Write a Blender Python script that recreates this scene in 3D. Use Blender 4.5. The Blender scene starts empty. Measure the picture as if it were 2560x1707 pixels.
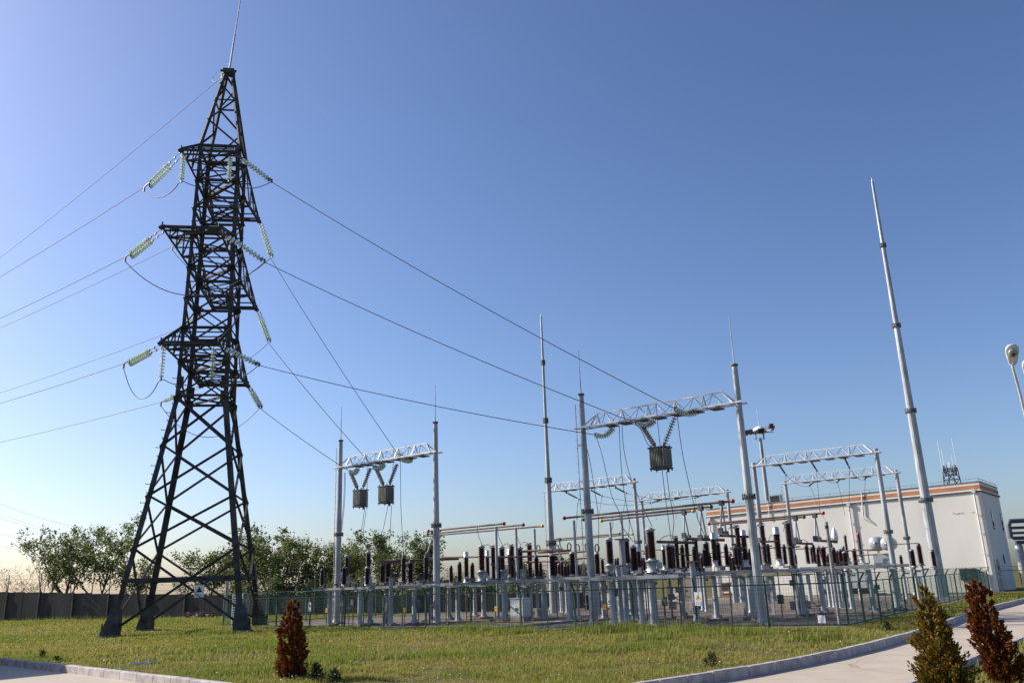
import bpy, math, random
import numpy as np
from mathutils import Vector, Matrix
random.seed(7); rng = np.random.default_rng(7)
S = bpy.context.scene; COL = S.collection
R = math.radians
# ---------------------------------------------------------------- camera, sky, sun, exposure
CAM_H = 2.2; FPX = 2088.0; PITCH = R(16.04); ROLL = R(1.98)
_fw = np.array([0, math.cos(PITCH), math.sin(PITCH)]); _r = np.array([1., 0, 0]); _u = np.array([0, -math.sin(PITCH), math.cos(PITCH)])
_R = math.cos(ROLL)*_r - math.sin(ROLL)*_u; _U = math.sin(ROLL)*_r + math.cos(ROLL)*_u
_C = np.array([0, 0, CAM_H])
cam = bpy.data.cameras.new('camera'); co = bpy.data.objects.new('camera', cam); COL.objects.link(co)
cam.sensor_width = 36; cam.lens = 36*FPX/2560; cam.clip_end = 6000; cam.clip_start = .1
mw = Matrix((( _R[0], _U[0], -_fw[0], 0), (_R[1], _U[1], -_fw[1], 0), (_R[2], _U[2], -_fw[2], CAM_H), (0, 0, 0, 1)))
co.matrix_world = mw; S.camera = co
SUN_AZ = R(160); SUN_EL = R(32)
sdir = Vector((math.cos(SUN_AZ)*math.cos(SUN_EL), math.sin(SUN_AZ)*math.cos(SUN_EL), math.sin(SUN_EL)))
W = bpy.data.worlds.new('World'); S.world = W; W.use_nodes = True
nt = W.node_tree; bg = nt.nodes['Background']
sky = nt.nodes.new('ShaderNodeTexSky'); sky.sky_type = 'NISHITA'; sky.sun_disc = False
sky.sun_elevation = SUN_EL; sky.sun_rotation = R(90) - SUN_AZ
sky.altitude = 0; sky.air_density = 1.0; sky.dust_density = 1.25; sky.ozone_density = 3.0
wb = nt.nodes.new('ShaderNodeMixRGB'); wb.blend_type = 'MULTIPLY'; wb.inputs[0].default_value = 1; wb.inputs[2].default_value = (.90, .94, 1.12, 1)   # camera white balance
gm = nt.nodes.new('ShaderNodeGamma'); gm.inputs[1].default_value = 1.14; up_ = nt.nodes.new('ShaderNodeVectorMath'); up_.operation = 'SCALE'; up_.inputs['Scale'].default_value = 1/.14   # film contrast of the sky
wb.inputs[2].default_value = tuple(.14*c for c in (.965, .965, 1.07))+(1,)
nt.links.new(sky.outputs[0], wb.inputs[1]); nt.links.new(wb.outputs[0], gm.inputs[0]); nt.links.new(gm.outputs[0], up_.inputs[0]); nt.links.new(up_.outputs[0], bg.inputs[0]); bg.inputs[1].default_value = 0.105
sl = bpy.data.lights.new('sun', 'SUN'); so = bpy.data.objects.new('sun', sl); COL.objects.link(so)
sl.energy = 5.0; sl.angle = R(.53); sl.color = (1, .93, .82)
so.rotation_euler = (-sdir).to_track_quat('-Z', 'Y').to_euler()
S.view_settings.view_transform = 'Standard'; S.view_settings.look = 'None'; S.view_settings.gamma = 1
S.view_settings.exposure = 0.5
# ---------------------------------------------------------------- site grid: u runs along the gantries, v away from the front fence
A0 = np.array([-11.9, 56.5]); UU = np.array([22.53, -17.53]); UU /= np.hypot(*UU); VV = np.array([-UU[1], UU[0]])
U3 = Vector((*UU, 0)); V3 = Vector((*VV, 0)); Z3 = Vector((0, 0, 1))
UANG = math.atan2(UU[1], UU[0])
def xy(u, v): return A0 + u*UU + v*VV
def P(u, v, z=0): a = xy(u, v); return Vector((a[0], a[1], z))
def uv(p): d = np.array([p[0], p[1]]) - A0; return float(d @ UU), float(d @ VV)
def ray(px, py): return _fw + _R*(px-1280)/FPX - _U*(py-853.5)/FPX
def gnd(px, py, z=0): d = ray(px, py); return Vector(_C + d*(z-CAM_H)/d[2])
def onplane(px, py, o, n):
    d = ray(px, py); n = np.array(n); o = np.array(o); return Vector(_C + d*(((o-_C) @ n)/(d @ n)))
def onv(px, py, v): return onplane(px, py, (*xy(0, v), 0), (*VV, 0))
def onu(px, py, u): return onplane(px, py, (*xy(u, 0), 0), (*UU, 0))
def zat(b, px, py):
    b = np.array([b[0], b[1]]); d = ray(px, py); return CAM_H + d[2]*(b @ b)/(d[:2] @ b)
def proj_x(p): d = np.array(p)-_C; return 1280+FPX*(d @ _R)/(d @ _fw)
# zoom windows used while measuring the site
def Z780(x, y): return 780+.2232*x, 1250+.2232*y
def Z1100(x, y): return 1100+.2232*x, 1250+.2232*y
def Z1400(x, y): return 1400+.2232*x, 1250+.2232*y
def Z1700(x, y): return 1700+.2232*x, 1250+.2232*y
def Z2000(x, y): return 2000+.28704*x, 1150+.28704*y
def Zgs(x, y): return 780+.2551*x, 950+.2551*y
def Zgb(x, y): return 1330+.28694*x, 850+.28694*y
def Z1830(x, y): return 1830+.3189*x, 800+.3189*y
def T1(x, y): return 200+.38265*x, .38265*y
def T2(x, y): return 200+.38265*x, 500+.38265*y
def T3(x, y): return 200+.38265*x, 1000+.38265*y
# ---------------------------------------------------------------- materials
MAT = {}
def mat(name, col, rough=.6, metal=0., var=.15, scale=6., bump=0., col2=None, spec=.5, trans=0., emis=None, stretch=None, fac=(.35, .65), detail=6):
    m = bpy.data.materials.new(name); m.use_nodes = True; n = m.node_tree; b = n.nodes['Principled BSDF']
    b.inputs['Roughness'].default_value = rough; b.inputs['Metallic'].default_value = metal
    b.inputs['Specular IOR Level'].default_value = spec
    if trans: b.inputs['Transmission Weight'].default_value = trans
    tc = n.nodes.new('ShaderNodeTexCoord'); no = n.nodes.new('ShaderNodeTexNoise')
    no.inputs['Scale'].default_value = scale; no.inputs['Detail'].default_value = detail
    src = tc.outputs['Object']
    if stretch:
        mp = n.nodes.new('ShaderNodeMapping'); mp.inputs['Scale'].default_value = stretch; n.links.new(src, mp.inputs[0]); src = mp.outputs[0]
    n.links.new(src, no.inputs['Vector'])
    cr = n.nodes.new('ShaderNodeValToRGB')
    c2 = col2 or tuple(min(1, c*(1+var*1.6)) for c in col); c1 = col if col2 else tuple(c*(1-var) for c in col)
    cr.color_ramp.elements[0].color = (*c1, 1); cr.color_ramp.elements[1].color = (*c2, 1)
    cr.color_ramp.elements[0].position = fac[0]; cr.color_ramp.elements[1].position = fac[1]
    n.links.new(no.outputs[0], cr.inputs[0]); n.links.new(cr.outputs[0], b.inputs['Base Color'])
    if bump:
        bp = n.nodes.new('ShaderNodeBump'); bp.inputs['Strength'].default_value = bump; bp.inputs['Distance'].default_value = .02
        n.links.new(no.outputs[0], bp.inputs['Height']); n.links.new(bp.outputs[0], b.inputs['Normal'])
    MAT[name] = m; return m
mat('galvanised_steel', (.31, .325, .335), .5, .3, .2, 3., stretch=(1, 1, .25))
mat('platform_steel', (.22, .23, .235), .55, .3, .15, 3.)
mat('galvanised_bright', (.54, .55, .56), .5, .25, .12, 3.)
mat('flange_steel', (.10, .10, .105), .6, .3, .3, 8.)
mat('tower_paint', (.056, .053, .050), .75, 0, .35, 1.5, spec=.2)
mat('tower_sunny', (.11, .105, .10), .55, .1, .25, 1.5)
mat('porcelain_brown', (.035, .010, .008), .28, 0, .3, 5.)
mat('polymer_brown', (.06, .035, .035), .5, 0, .2, 5.)
mat('porcelain_grey', (.30, .27, .23), .35, 0, .25, 9.)

mat('tank_grey', (.33, .36, .38), .45, .1, .12, 4.)
mat('trap_grey', (.22, .22, .195), .55, .2, .3, 5., stretch=(1, 1, .3))
mat('silver', (.62, .62, .62), .3, .8, .1, 4.)
mat('bus_tube', (.13, .075, .06), .6, .1, .2, 3.)
mat('ball_red', (.42, .02, .02), .35); mat('ball_green', (.015, .06, .045), .35); mat('ball_yellow', (.62, .36, .02), .35)
mat('cable_dark', (.035, .035, .04), .5, .3); mat('cable_pale', (.34, .30, .29), .85, 0, .1, 3., spec=.1)
mat('fence_green', (.007, .065, .042), .45, 0, .25, 2.); mat('fence_mesh_green', (.010, .085, .055), .45, 0, .2, 2.)
mat('sign_white', (.72, .74, .76), .5, 0, .04); mat('sign_black', (.012, .012, .014), .5); mat('sign_yellow', (.75, .38, .01), .5, 0, .05)
mat('sign_grey', (.33, .34, .36), .5)
mat('cabinet_white', (.62, .63, .62), .45, 0, .05, 2.); mat('cabinet_olive', (.24, .22, .17), .5, 0, .15, 2.)
mat('dark_metal', (.02, .02, .022), .5, .2); mat('concrete_plinth', (.26, .215, .18), .9, 0, .25, 4., .3)
mat('plinth_red', (.22, .13, .10), .9, 0, .25, 4., .3)
mat('render_white', (.64, .615, .555), .9, 0, .05, .5, .15, col2=(.74, .715, .655), stretch=(1, 1, .35), fac=(.25, .6), detail=10); mat('band_orange', (.46, .19, .085), .8, 0, .12, .8)
mat('cornice_grey', (.13, .125, .12), .8, 0, .4, 2.); mat('pipe_white', (.60, .58, .57), .6, 0, .06)
mat('window_glass', (.05, .06, .08), .08, 0, .1, 2.); mat('box_red_dark', (.06, .018, .018), .5); mat('brick_orange', (.30, .11, .05), .8)
mat('rack_blue', (.03, .035, .09), .4, .2, .2); mat('pipe_silver', (.07, .07, .10), .5, 0, .1)
mat('bark', (.075, .06, .048), .9, 0, .35, 6.); mat('bark_pale', (.16, .135, .115), .9, 0, .3, 6.)
mat('kerb_stone', (.36, .32, .31), .85, 0, .2, 3.5, .2); mat('white_paint', (.75, .74, .72), .4)
mat('lamp_shell', (.62, .62, .61), .5, 0); mat('lamp_glass', (.30, .29, .27), .2); mat('conduit', (.30, .27, .26), .5, .2, .15, 3.)
def leafmat(name, cols, trans=.25):
    m = bpy.data.materials.new(name); m.use_nodes = True; n = m.node_tree; b = n.nodes['Principled BSDF']
    g = n.nodes.new('ShaderNodeNewGeometry'); cr = n.nodes.new('ShaderNodeValToRGB')
    while len(cr.color_ramp.elements) < len(cols): cr.color_ramp.elements.new(.5)
    for i, c in enumerate(cols): cr.color_ramp.elements[i].position = i/(len(cols)-1); cr.color_ramp.elements[i].color = (*c, 1)
    n.links.new(g.outputs['Random Per Island'], cr.inputs[0]); n.links.new(cr.outputs[0], b.inputs['Base Color'])
    b.inputs['Roughness'].default_value = .55; b.inputs['Specular IOR Level'].default_value = .25
    tr = n.nodes.new('ShaderNodeBsdfTranslucent'); mx = n.nodes.new('ShaderNodeMixShader'); mx.inputs[0].default_value = trans
    n.links.new(cr.outputs[0], tr.inputs[0]); n.links.new(b.outputs[0], mx.inputs[1]); n.links.new(tr.outputs[0], mx.inputs[2])
    n.links.new(mx.outputs[0], n.nodes['Material Output'].inputs[0]); MAT[name] = m; return m
leafmat('leaf_green', [(.05, .08, .018), (.09, .125, .03), (.15, .175, .05)], .42)
leafmat('leaf_fresh', [(.07, .10, .02), (.12, .16, .035), (.19, .21, .06)], .45)
leafmat('leaf_dusty', [(.09, .10, .06), (.13, .14, .09), (.18, .18, .13)], .3)
leafmat('conifer_rust', [(.05, .015, .005), (.16, .045, .013), (.28, .09, .02), (.12, .05, .013)], .25)
leafmat('conifer_olive', [(.05, .045, .008), (.15, .12, .018), (.36, .21, .028), (.22, .085, .018), (.11, .12, .02), (.28, .20, .032)], .25)
leafmat('grass_blade', [(.17, .18, .028), (.25, .245, .045), (.31, .28, .07), (.38, .30, .12)], .45)
leafmat('grass_lush', [(.13, .175, .02), (.18, .22, .035), (.24, .25, .05)], .45)
leafmat('petal', [(.62, .60, .50), (.80, .79, .74)], .2)
leafmat('weed_dark', [(.02, .035, .01), (.035, .055, .015), (.05, .07, .02)], .2)

leafmat('glass_disc', [(.66, .84, .76), (.80, .92, .87), (.90, .96, .93)], .4); MAT['glass_disc'].node_tree.nodes['Principled BSDF'].inputs['Roughness'].default_value = .12; MAT['glass_disc'].node_tree.nodes['Principled BSDF'].inputs['Specular IOR Level'].default_value = .6
def ground_mat():
    m = bpy.data.materials.new('meadow_ground'); m.use_nodes = True; n = m.node_tree; b = n.nodes['Principled BSDF']
    tc = n.nodes.new('ShaderNodeTexCoord'); b.inputs['Roughness'].default_value = .95; b.inputs['Specular IOR Level'].default_value = .1
    def noise(sc, d=5):
        a = n.nodes.new('ShaderNodeTexNoise'); a.inputs['Scale'].default_value = sc; a.inputs['Detail'].default_value = d
        n.links.new(tc.outputs['Object'], a.inputs['Vector']); return a
    a = noise(.35); cr = n.nodes.new('ShaderNodeValToRGB'); n.links.new(a.outputs[0], cr.inputs[0])
    e = cr.color_ramp.elements; e[0].position = .38; e[0].color = (.09, .10, .022, 1); e[1].position = .62; e[1].color = (.19, .15, .07, 1)
    a2 = noise(7); cr2 = n.nodes.new('ShaderNodeValToRGB'); n.links.new(a2.outputs[0], cr2.inputs[0])
    e = cr2.color_ramp.elements; e[0].position = .35; e[0].color = (.5, .5, .5, 1); e[1].position = .7; e[1].color = (1.3, 1.2, 1, 1)
    mx = n.nodes.new('ShaderNodeMixRGB'); mx.blend_type = 'MULTIPLY'; mx.inputs[0].default_value = 1
    n.links.new(cr.outputs[0], mx.inputs[1]); n.links.new(cr2.outputs[0], mx.inputs[2]); n.links.new(mx.outputs[0], b.inputs['Base Color'])
    MAT['meadow_ground'] = m
ground_mat()
mat('gravel', (.07, .053, .045), .95, 0, .3, 9., 1., col2=(.20, .16, .135), fac=(.3, .7), detail=10)
def road_mat():
    m = mat('road_concrete', (.38, .315, .25), .85, 0, .1, 1.2, .15, col2=(.49, .41, .325), fac=(.25, .75), detail=9)
    n = m.node_tree; b = n.nodes['Principled BSDF']; cr = b.inputs['Base Color'].links[0].from_node
    tc = n.nodes.new('ShaderNodeTexCoord'); vo = n.nodes.new('ShaderNodeTexVoronoi'); vo.feature = 'DISTANCE_TO_EDGE'; vo.inputs['Scale'].default_value = .22
    dn = n.nodes.new('ShaderNodeTexNoise'); dn.inputs['Scale'].default_value = .35; ad = n.nodes.new('ShaderNodeVectorMath'); ad.operation = 'ADD'
    n.links.new(tc.outputs['Object'], dn.inputs['Vector']); n.links.new(tc.outputs['Object'], ad.inputs[0]); n.links.new(dn.outputs[1], ad.inputs[1]); n.links.new(ad.outputs[0], vo.inputs['Vector'])
    st = n.nodes.new('ShaderNodeValToRGB'); st.color_ramp.elements[0].color = (.5, .48, .46, 1); st.color_ramp.elements[1].color = (1, 1, 1, 1); st.color_ramp.elements[1].position = .006
    n.links.new(vo.outputs[0], st.inputs[0]); mx = n.nodes.new('ShaderNodeMixRGB'); mx.blend_type = 'MULTIPLY'; mx.inputs[0].default_value = .8
    n.links.new(cr.outputs[0], mx.inputs[1]); n.links.new(st.outputs[0], mx.inputs[2]); n.links.new(mx.outputs[0], b.inputs['Base Color'])
road_mat()
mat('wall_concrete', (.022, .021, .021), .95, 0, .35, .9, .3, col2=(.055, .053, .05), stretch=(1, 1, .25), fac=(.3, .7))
# ---------------------------------------------------------------- mesh builder
ORG = {}
class MB:
    def __init__(s): s.v = []; s.f = []; s.m = []; s.mats = []; s.sm = []
    def _mi(s, m):
        if m not in s.mats: s.mats.append(m)
        return s.mats.index(m)
    def add(s, vs, fs, m=None, smooth=False):
        o = len(s.v); s.v += [tuple(q) for q in vs]; k = s._mi(m)
        for f in fs: s.f.append(tuple(o+i for i in f)); s.m.append(k); s.sm.append(smooth)
        return s
    def box(s, c, sx, sy, sz, m=None, X=None, Y=None, Zv=None):
        X = X or U3; Y = Y or V3; Zv = Zv or Z3; c = Vector(c); vs = []
        for dz in (-.5, .5):
            for dx, dy in ((-.5, -.5), (.5, -.5), (.5, .5), (-.5, .5)): vs.append(c+X*dx*sx+Y*dy*sy+Zv*dz*sz)
        return s.add(vs, [(3, 2, 1, 0), (4, 5, 6, 7), (0, 1, 5, 4), (1, 2, 6, 5), (2, 3, 7, 6), (3, 0, 4, 7)], m)
    def bar(s, a, b, w, h=None, m=None, up=None):
        a = Vector(a); b = Vector(b); d = (b-a); L = d.length; d.normalize(); h = h or w
        up = Vector(up) if up else (Z3 if abs(d.z) < .9 else U3)
        x = d.cross(up).normalized(); y = x.cross(d).normalized(); return s.box((a+b)/2, w, h, L, m, x, y, d)
    def angle(s, a, b, w, t=.02, m=None, up=None):      # rolled steel angle: two thin legs
        a = Vector(a); b = Vector(b); d = (b-a).normalized(); up = Vector(up) if up else (Z3 if abs(d.z) < .9 else V3)
        x = d.cross(up).normalized(); y = x.cross(d).normalized(); L = (b-a).length; c = (a+b)/2
        s.box(c+x*(w/2-t/2), w, t, L, m, x, y, d); s.box(c+y*(w/2+t/2), t, w, L, m, x, y, d); return s
    def tube(s, pts, r, n=6, m=None, smooth=True, cap=True):
        pts = [Vector(p) for p in pts]; rs = r if isinstance(r, (list, tuple)) else [r]*len(pts); vs = []; fs = []; ref = None
        for i, p in enumerate(pts):
            d = (pts[min(i+1, len(pts)-1)]-pts[max(i-1, 0)]).normalized()
            if ref is None: ref = Z3 if abs(d.z) < .9 else U3
            x = d.cross(ref).normalized(); y = x.cross(d).normalized()
            for k in range(n): a = 2*math.pi*k/n; vs.append(p+x*(rs[i]*math.cos(a))+y*(rs[i]*math.sin(a)))
            if i:
                for k in range(n): a0 = (i-1)*n+k; a1 = (i-1)*n+(k+1) % n; fs.append((a0, a1, a1+n, a0+n))
        s.add(vs, fs, m, smooth)
        if cap: s.add(vs[:n], [tuple(range(n))], m); s.add(vs[-n:], [tuple(range(n))[::-1]], m)
        return s
    def lathe(s, prof, n=12, m=None, base=(0, 0, 0), axis=None, smooth=True):
        base = Vector(base); d = Vector(axis).normalized() if axis else Z3
        ref = Z3 if abs(d.z) < .9 else U3; x = d.cross(ref).normalized(); y = x.cross(d).normalized(); vs = []; fs = []
        for i, (r, z) in enumerate(prof):
            for k in range(n): a = 2*math.pi*k/n; vs.append(base+d*z+x*(r*math.cos(a))+y*(r*math.sin(a)))
            if i:
                for k in range(n): a0 = (i-1)*n+k; a1 = (i-1)*n+(k+1) % n; fs.append((a0, a1, a1+n, a0+n))
        s.add(vs, fs, m, smooth)
        if prof[0][0] > .001: s.add(vs[:n], [tuple(range(n))[::-1]], m)
        if prof[-1][0] > .001: s.add(vs[-n:], [tuple(range(n))], m)
        return s
    def ball(s, c, r, m=None, n=12):
        return s.lathe([(r*math.sin(math.pi*i/8)+1e-4, -r*math.cos(math.pi*i/8)) for i in range(9)], n, m, c)
    def prism(s, poly, z0, z1, m=None):
        n = len(poly); vs = [(*p[:2], z0) for p in poly]+[(*p[:2], z1) for p in poly]
        return s.add(vs, [tuple(range(n))[::-1], tuple(range(n, 2*n))]+[(i, (i+1) % n, n+(i+1) % n, n+i) for i in range(n)], m)
    def build(s, name, material, parent=None, loc=None):
        o = ORG[parent.name] if parent else (Vector(loc) if loc is not None else Vector((0, 0, 0)))
        me = bpy.data.meshes.new(name); me.from_pydata([(q[0]-o.x, q[1]-o.y, q[2]-o.z) for q in s.v], [], s.f)
        for mm in s.mats: me.materials.append(MAT[mm or material])
        me.polygons.foreach_set('material_index', s.m); me.polygons.foreach_set('use_smooth', s.sm); me.update()
        ob = bpy.data.objects.new(name, me); COL.objects.link(ob)
        if parent: ob.parent = parent
        else: ob.location = o
        ORG[ob.name] = o; return ob
def tag(o, label=None, cat=None, group=None, kind=None):
    if label: o['label'] = label
    if cat: o['category'] = cat
    if group: o['group'] = group
    if kind: o['kind'] = kind
    return o
def thing(name, label, cat, loc, group=None):
    o = bpy.data.objects.new(name, None); COL.objects.link(o); o.location = loc; o.empty_display_size = .3
    ORG[o.name] = Vector(loc); return tag(o, label, cat, group)
def copy_tree(o, parent=None):
    c = o.copy(); COL.objects.link(c)
    if parent: c.parent = parent
    for ch in list(o.children): copy_tree(ch, c)
    return c
ORDW = ['first', 'second', 'third', 'fourth', 'fifth', 'sixth', 'seventh', 'eighth', 'ninth', 'tenth', 'eleventh', 'twelfth', 'thirteenth', 'fourteenth',
        'fifteenth', 'sixteenth', 'seventeenth', 'eighteenth', 'nineteenth', 'twentieth']
def bulk(name, V, F, material, mats=None, midx=None, parent=None, loc=None):   # fast mesh from numpy arrays (quads or triangles)
    me = bpy.data.meshes.new(name); k = F.shape[1]
    o = ORG[parent.name] if parent else Vector(loc or (0, 0, 0))
    V = V-np.array(o); me.vertices.add(len(V)); me.vertices.foreach_set('co', V.astype(np.float32).ravel())
    me.loops.add(F.size); me.loops.foreach_set('vertex_index', F.astype(np.int32).ravel())
    me.polygons.add(len(F)); me.polygons.foreach_set('loop_start', np.arange(0, F.size, k, dtype=np.int32))
    for mm in (mats or [material]): me.materials.append(MAT[mm])
    if midx is not None: me.polygons.foreach_set('material_index', midx.astype(np.int32))
    me.update(calc_edges=True); me.validate(); ob = bpy.data.objects.new(name, me); COL.objects.link(ob)
    if parent: ob.parent = parent
    else: ob.location = o
    ORG[ob.name] = o; return ob
def sag(a, b, s, n=14):
    a = Vector(a); b = Vector(b); return [a.lerp(b, i/n)-Z3*(4*s*(i/n)*(1-i/n)) for i in range(n+1)]
def smooth_path(pts, n=6):
    pts = [Vector(p) for p in pts]; out = []
    for i in range(len(pts)-1):
        p0 = pts[max(i-1, 0)]; p1 = pts[i]; p2 = pts[i+1]; p3 = pts[min(i+2, len(pts)-1)]
        for k in range(n):
            t = k/n; out.append(.5*((2*p1)+(p2-p0)*t+(2*p0-5*p1+4*p2-p3)*t*t+(3*p1-p0-3*p2+p3)*t**3))
    return out+[pts[-1]]
def line_at(lo, hi):          # straight line from lo to hi
    return [Vector(lo), Vector(hi)]
# ================================================================ SETTING: ground, road, kerb, yard
g = MB(); g.add([(-1500, -300, 0), (1500, -300, 0), (1500, 2500, 0), (-1500, 2500, 0)], [(0, 1, 2, 3)])
tag(g.build('ground', 'meadow_ground'), kind='structure')
def strip(pts_l, pts_r, z):
    m = MB(); n = len(pts_l); m.add([(*p, z) for p in pts_l]+[(*p, z) for p in pts_r], [(i, i+1, n+i+1, n+i) for i in range(n-1)]); return m
inner_uv = [(-80, -22.6), (-40, -23), (-10, -23.5), (6, -23.75), (10.1, -23.95), (13.8, -24.25), (18.3, -24.65), (21.6, -25.0), (25.6, -25.4), (28.5, -25.75), (31.5, -25.6), (33.8, -24.3), (35.0, -22.2), (35.54, -19.7), (35.8, -18.45), (36.12, -16.1), (36.32, -14), (36.45, -11), (36.45, -6.7), (36.1, 0), (35.54, 8.7), (35.47, 23), (35.4, 37), (37, 42), (41, 45.2), (50, 46.2), (70, 46.5)]
outer_uv = [(-80, -33), (-40, -33), (-10, -33), (6, -33), (10, -33), (14.8, -33), (20.5, -33), (24, -33), (27, -33.0), (30, -32.6), (33, -32), (36, -30.2), (38, -28), (39, -25.5), (39.2, -23), (39.3, -20), (39.3, -17.2), (39.4, -14.2), (39.5, -8.9), (39.5, -3), (39.5, 8.7), (39.5, 23), (39.7, 34), (41, 37), (44, 39), (52, 39.6), (70, 40)]
tag(strip([xy(*p) for p in inner_uv], [xy(*p) for p in outer_uv], .004).build('road', 'road_concrete'), kind='structure')
def kerb(path, stone=1.0, h=.2, w=.14, side=1, name='kerb'):
    m = MB(); pts = [Vector((*xy(*p), 0)) for p in path]; seg = []
    for a, b in zip(pts[:-1], pts[1:]):
        L = (b-a).length; n = max(1, round(L/stone))
        for i in range(n): seg.append((a.lerp(b, i/n), a.lerp(b, (i+1)/n)))
    for a, b in seg:
        if (a-Vector((0, 20, 0))).length > 75: continue
        d = (b-a).normalized(); nrm = Vector((-d.y, d.x, 0))*side; a2 = a+d*.012; b2 = b-d*.012; hh = h+random.uniform(-.008, .008)
        q = [a2, b2, b2+nrm*w, a2+nrm*w]; ch = .02
        vs = [(*p[:2], -.05) for p in q]+[(*p[:2], hh-ch) for p in q]+[(*(p+(nrm*ch if k < 2 else nrm*0))[:2], hh) for k, p in enumerate(q)]
        m.add(vs, [(0, 1, 5, 4), (1, 2, 6, 5), (2, 3, 7, 6), (3, 0, 4, 7), (4, 5, 9, 8), (5, 6, 10, 9), (6, 7, 11, 10), (7, 4, 8, 11), (8, 9, 10, 11)])
    return tag(m.build(name, 'kerb_stone'), kind='structure')
kerb(inner_uv, 1.0, .22, .17, 1)
kerb(outer_uv[13:], 1.0, .14, .14, -1, 'kerb')
FENCE = [(-7.6, -3.5), (9, -4.4), (22, -4.0), (32.6, -1.15)]
yard = [(-7.4, -3.3), (9, -4.2), (22, -3.8), (32.4, -.9), (31.9, 12), (31.6, 22), (30.2, 38), (29.8, 44), (2, 44), (-7.0, 30)]
g = MB(); g.add([(*xy(*p), .004) for p in yard], [tuple(range(len(yard)))]); tag(g.build('gravel_yard', 'gravel'), kind='structure')
g = MB(); g.add([P(1, 39.2, .008), P(30.3, 39.2, .008), P(30.3, 40.6, .008), P(1, 40.6, .008)], [(0, 1, 2, 3)]); tag(g.build('path', 'road_concrete'), kind='structure')
# cable trench with pale covers crossing the yard
def onground(z, *pts): return [gnd(*p, z) for p in pts]
a, b = gnd(1203, 1571, .1), gnd(1480, 1546, .1)
g = MB(); d = (b-a).normalized(); n_ = Vector((-d.y, d.x, 0)); L = (b-a).length
for i in range(int(L/1.2)): g.box(a+d*(i*1.2+.6)+n_*.5-Z3*.04, 1.18, 1.0, .10, None, d, n_)
tag(g.build('cable_trench', 'concrete_plinth'), 'pale concrete cable trench lid strip crossing the gravel behind the fence', 'trench cover')
# ================================================================ LATTICE TOWER
TC = Vector((-19.63, 52.11, 0)); TA = R(8.69); EX = Vector((math.cos(TA), math.sin(TA), 0)); EY = Vector((-math.sin(TA), math.cos(TA), 0))
def TL(x, y, z): return TC+EX*x+EY*y+Z3*z
def half(z): return 3.61+(1.54-3.61)*z/13.91 if z <= 13.91 else 1.54+(1.33-1.54)*(z-13.91)/17.43
CN = [(-1, -1), (1, -1), (1, 1), (-1, 1)]
tower = thing('lattice_tower', 'tall dark steel lattice pylon with six cross arms standing on the grass', 'pylon', TC)
def corner(k, z): h = half(z); return TL(CN[k][0]*h, CN[k][1]*h, z)
LV = [.25, 4.76, 7.76, 10.81, 13.91]; UPV = [13.91, 16.15, 18.3, 20.4, 22.5, 24.75, 26.7, 28.75, 31.34]
for k in range(4):
    m = MB(); inx = -CN[k][0]; iny = -CN[k][1]
    for z0, z1, w in ((.25, 13.91, .29), (13.91, 31.34, .22)):
        a, b = corner(k, z0), corner(k, z1); d = (b-a).normalized(); t = .035
        x = (EX*inx-d*(EX*inx).dot(d)).normalized(); y = (EY*iny-d*(EY*iny).dot(d)).normalized(); L = (b-a).length; c = (a+b)/2
        m.box(c+x*w/2, w, t, L, None, x, y, d); m.box(c+y*(w/2+t), t, w, L, None, x, y, d)
    leg = m.build('leg', 'tower_paint', tower)
    m = MB(); a = corner(k, 0)
    q8 = []
    for zc, hw in ((-.02, .43), (.42, .42), (1.5, .22)):
        cc = corner(k, zc)+(EX*inx+EY*iny)*.1; q8 += [cc+EX*hw*sx+EY*hw*sy for sx, sy in CN]
    m.add(q8, [(0, 1, 5, 4), (1, 2, 6, 5), (2, 3, 7, 6), (3, 0, 4, 7), (4, 5, 9, 8), (5, 6, 10, 9), (6, 7, 11, 10), (7, 4, 8, 11), (8, 9, 10, 11), (3, 2, 1, 0)])
    for q in (-.3, .3): m.bar(a+EX*q+Z3*.4, a+EX*q+Z3*.75, .06)
    m.build('foot', 'tower_paint', leg); m = MB(); m.box(corner(k, .06)+(EX*inx+EY*iny)*.1, 1.0, 1.0, .16, None, EX, EY); m.build('footing', 'cornice_grey', leg)
faces = [(0, 1), (1, 2), (2, 3), (3, 0)]
def outn(i, j): return (corner(i, 5)+corner(j, 5)-2*(TC+Z3*5)).normalized()
for (i, j) in faces:
    m = MB(); o = outn(i, j)*-.02
    for z0, z1 in zip(LV[:-1], LV[1:]):
        m.angle(corner(i, z0)+o, corner(j, z1)+o, .125, .02, None, outn(i, j)); m.angle(corner(j, z0)+o*3, corner(i, z1)+o*3, .125, .02, None, outn(i, j))
    a, b = corner(i, 2.9), corner(j, 2.9); m.angle(a, b, .19, .03)
    m.build('leg_bracing', 'tower_paint', tower)
    m = MB()
    for n, (z0, z1) in enumerate(zip(UPV[:-1], UPV[1:])):
        m.angle(corner(i, z0)+o, corner(j, z1)+o, .095, .018, None, outn(i, j)); m.angle(corner(j, z0)+o*3, corner(i, z1)+o*3, .095, .018, None, outn(i, j))
        m.angle(corner(i, z0), corner(j, z0), .13 if n % 3 < 2 else .09, .02)
        zm = (z0+z1)/2
        if n % 2: m.angle(corner(i, zm), corner(j, zm), .065, .015)
    m.angle(corner(i, 31.3), corner(j, 31.3), .14, .02)
    for z in (13.91, 14.8, 16.15, 18.3, 20.4, 22.5, 24.75, 28.75):
        for c in (i, j):
            e = (corner(j, z)-corner(i, z)).normalized()*(1 if c == i else -1); m.box(corner(c, z)+e*.2-outn(i, j)*.01, .42, .03, .46 if z > 15 else .75, None, e, outn(i, j))
    m.build('body_bracing', 'tower_paint', tower)
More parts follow.
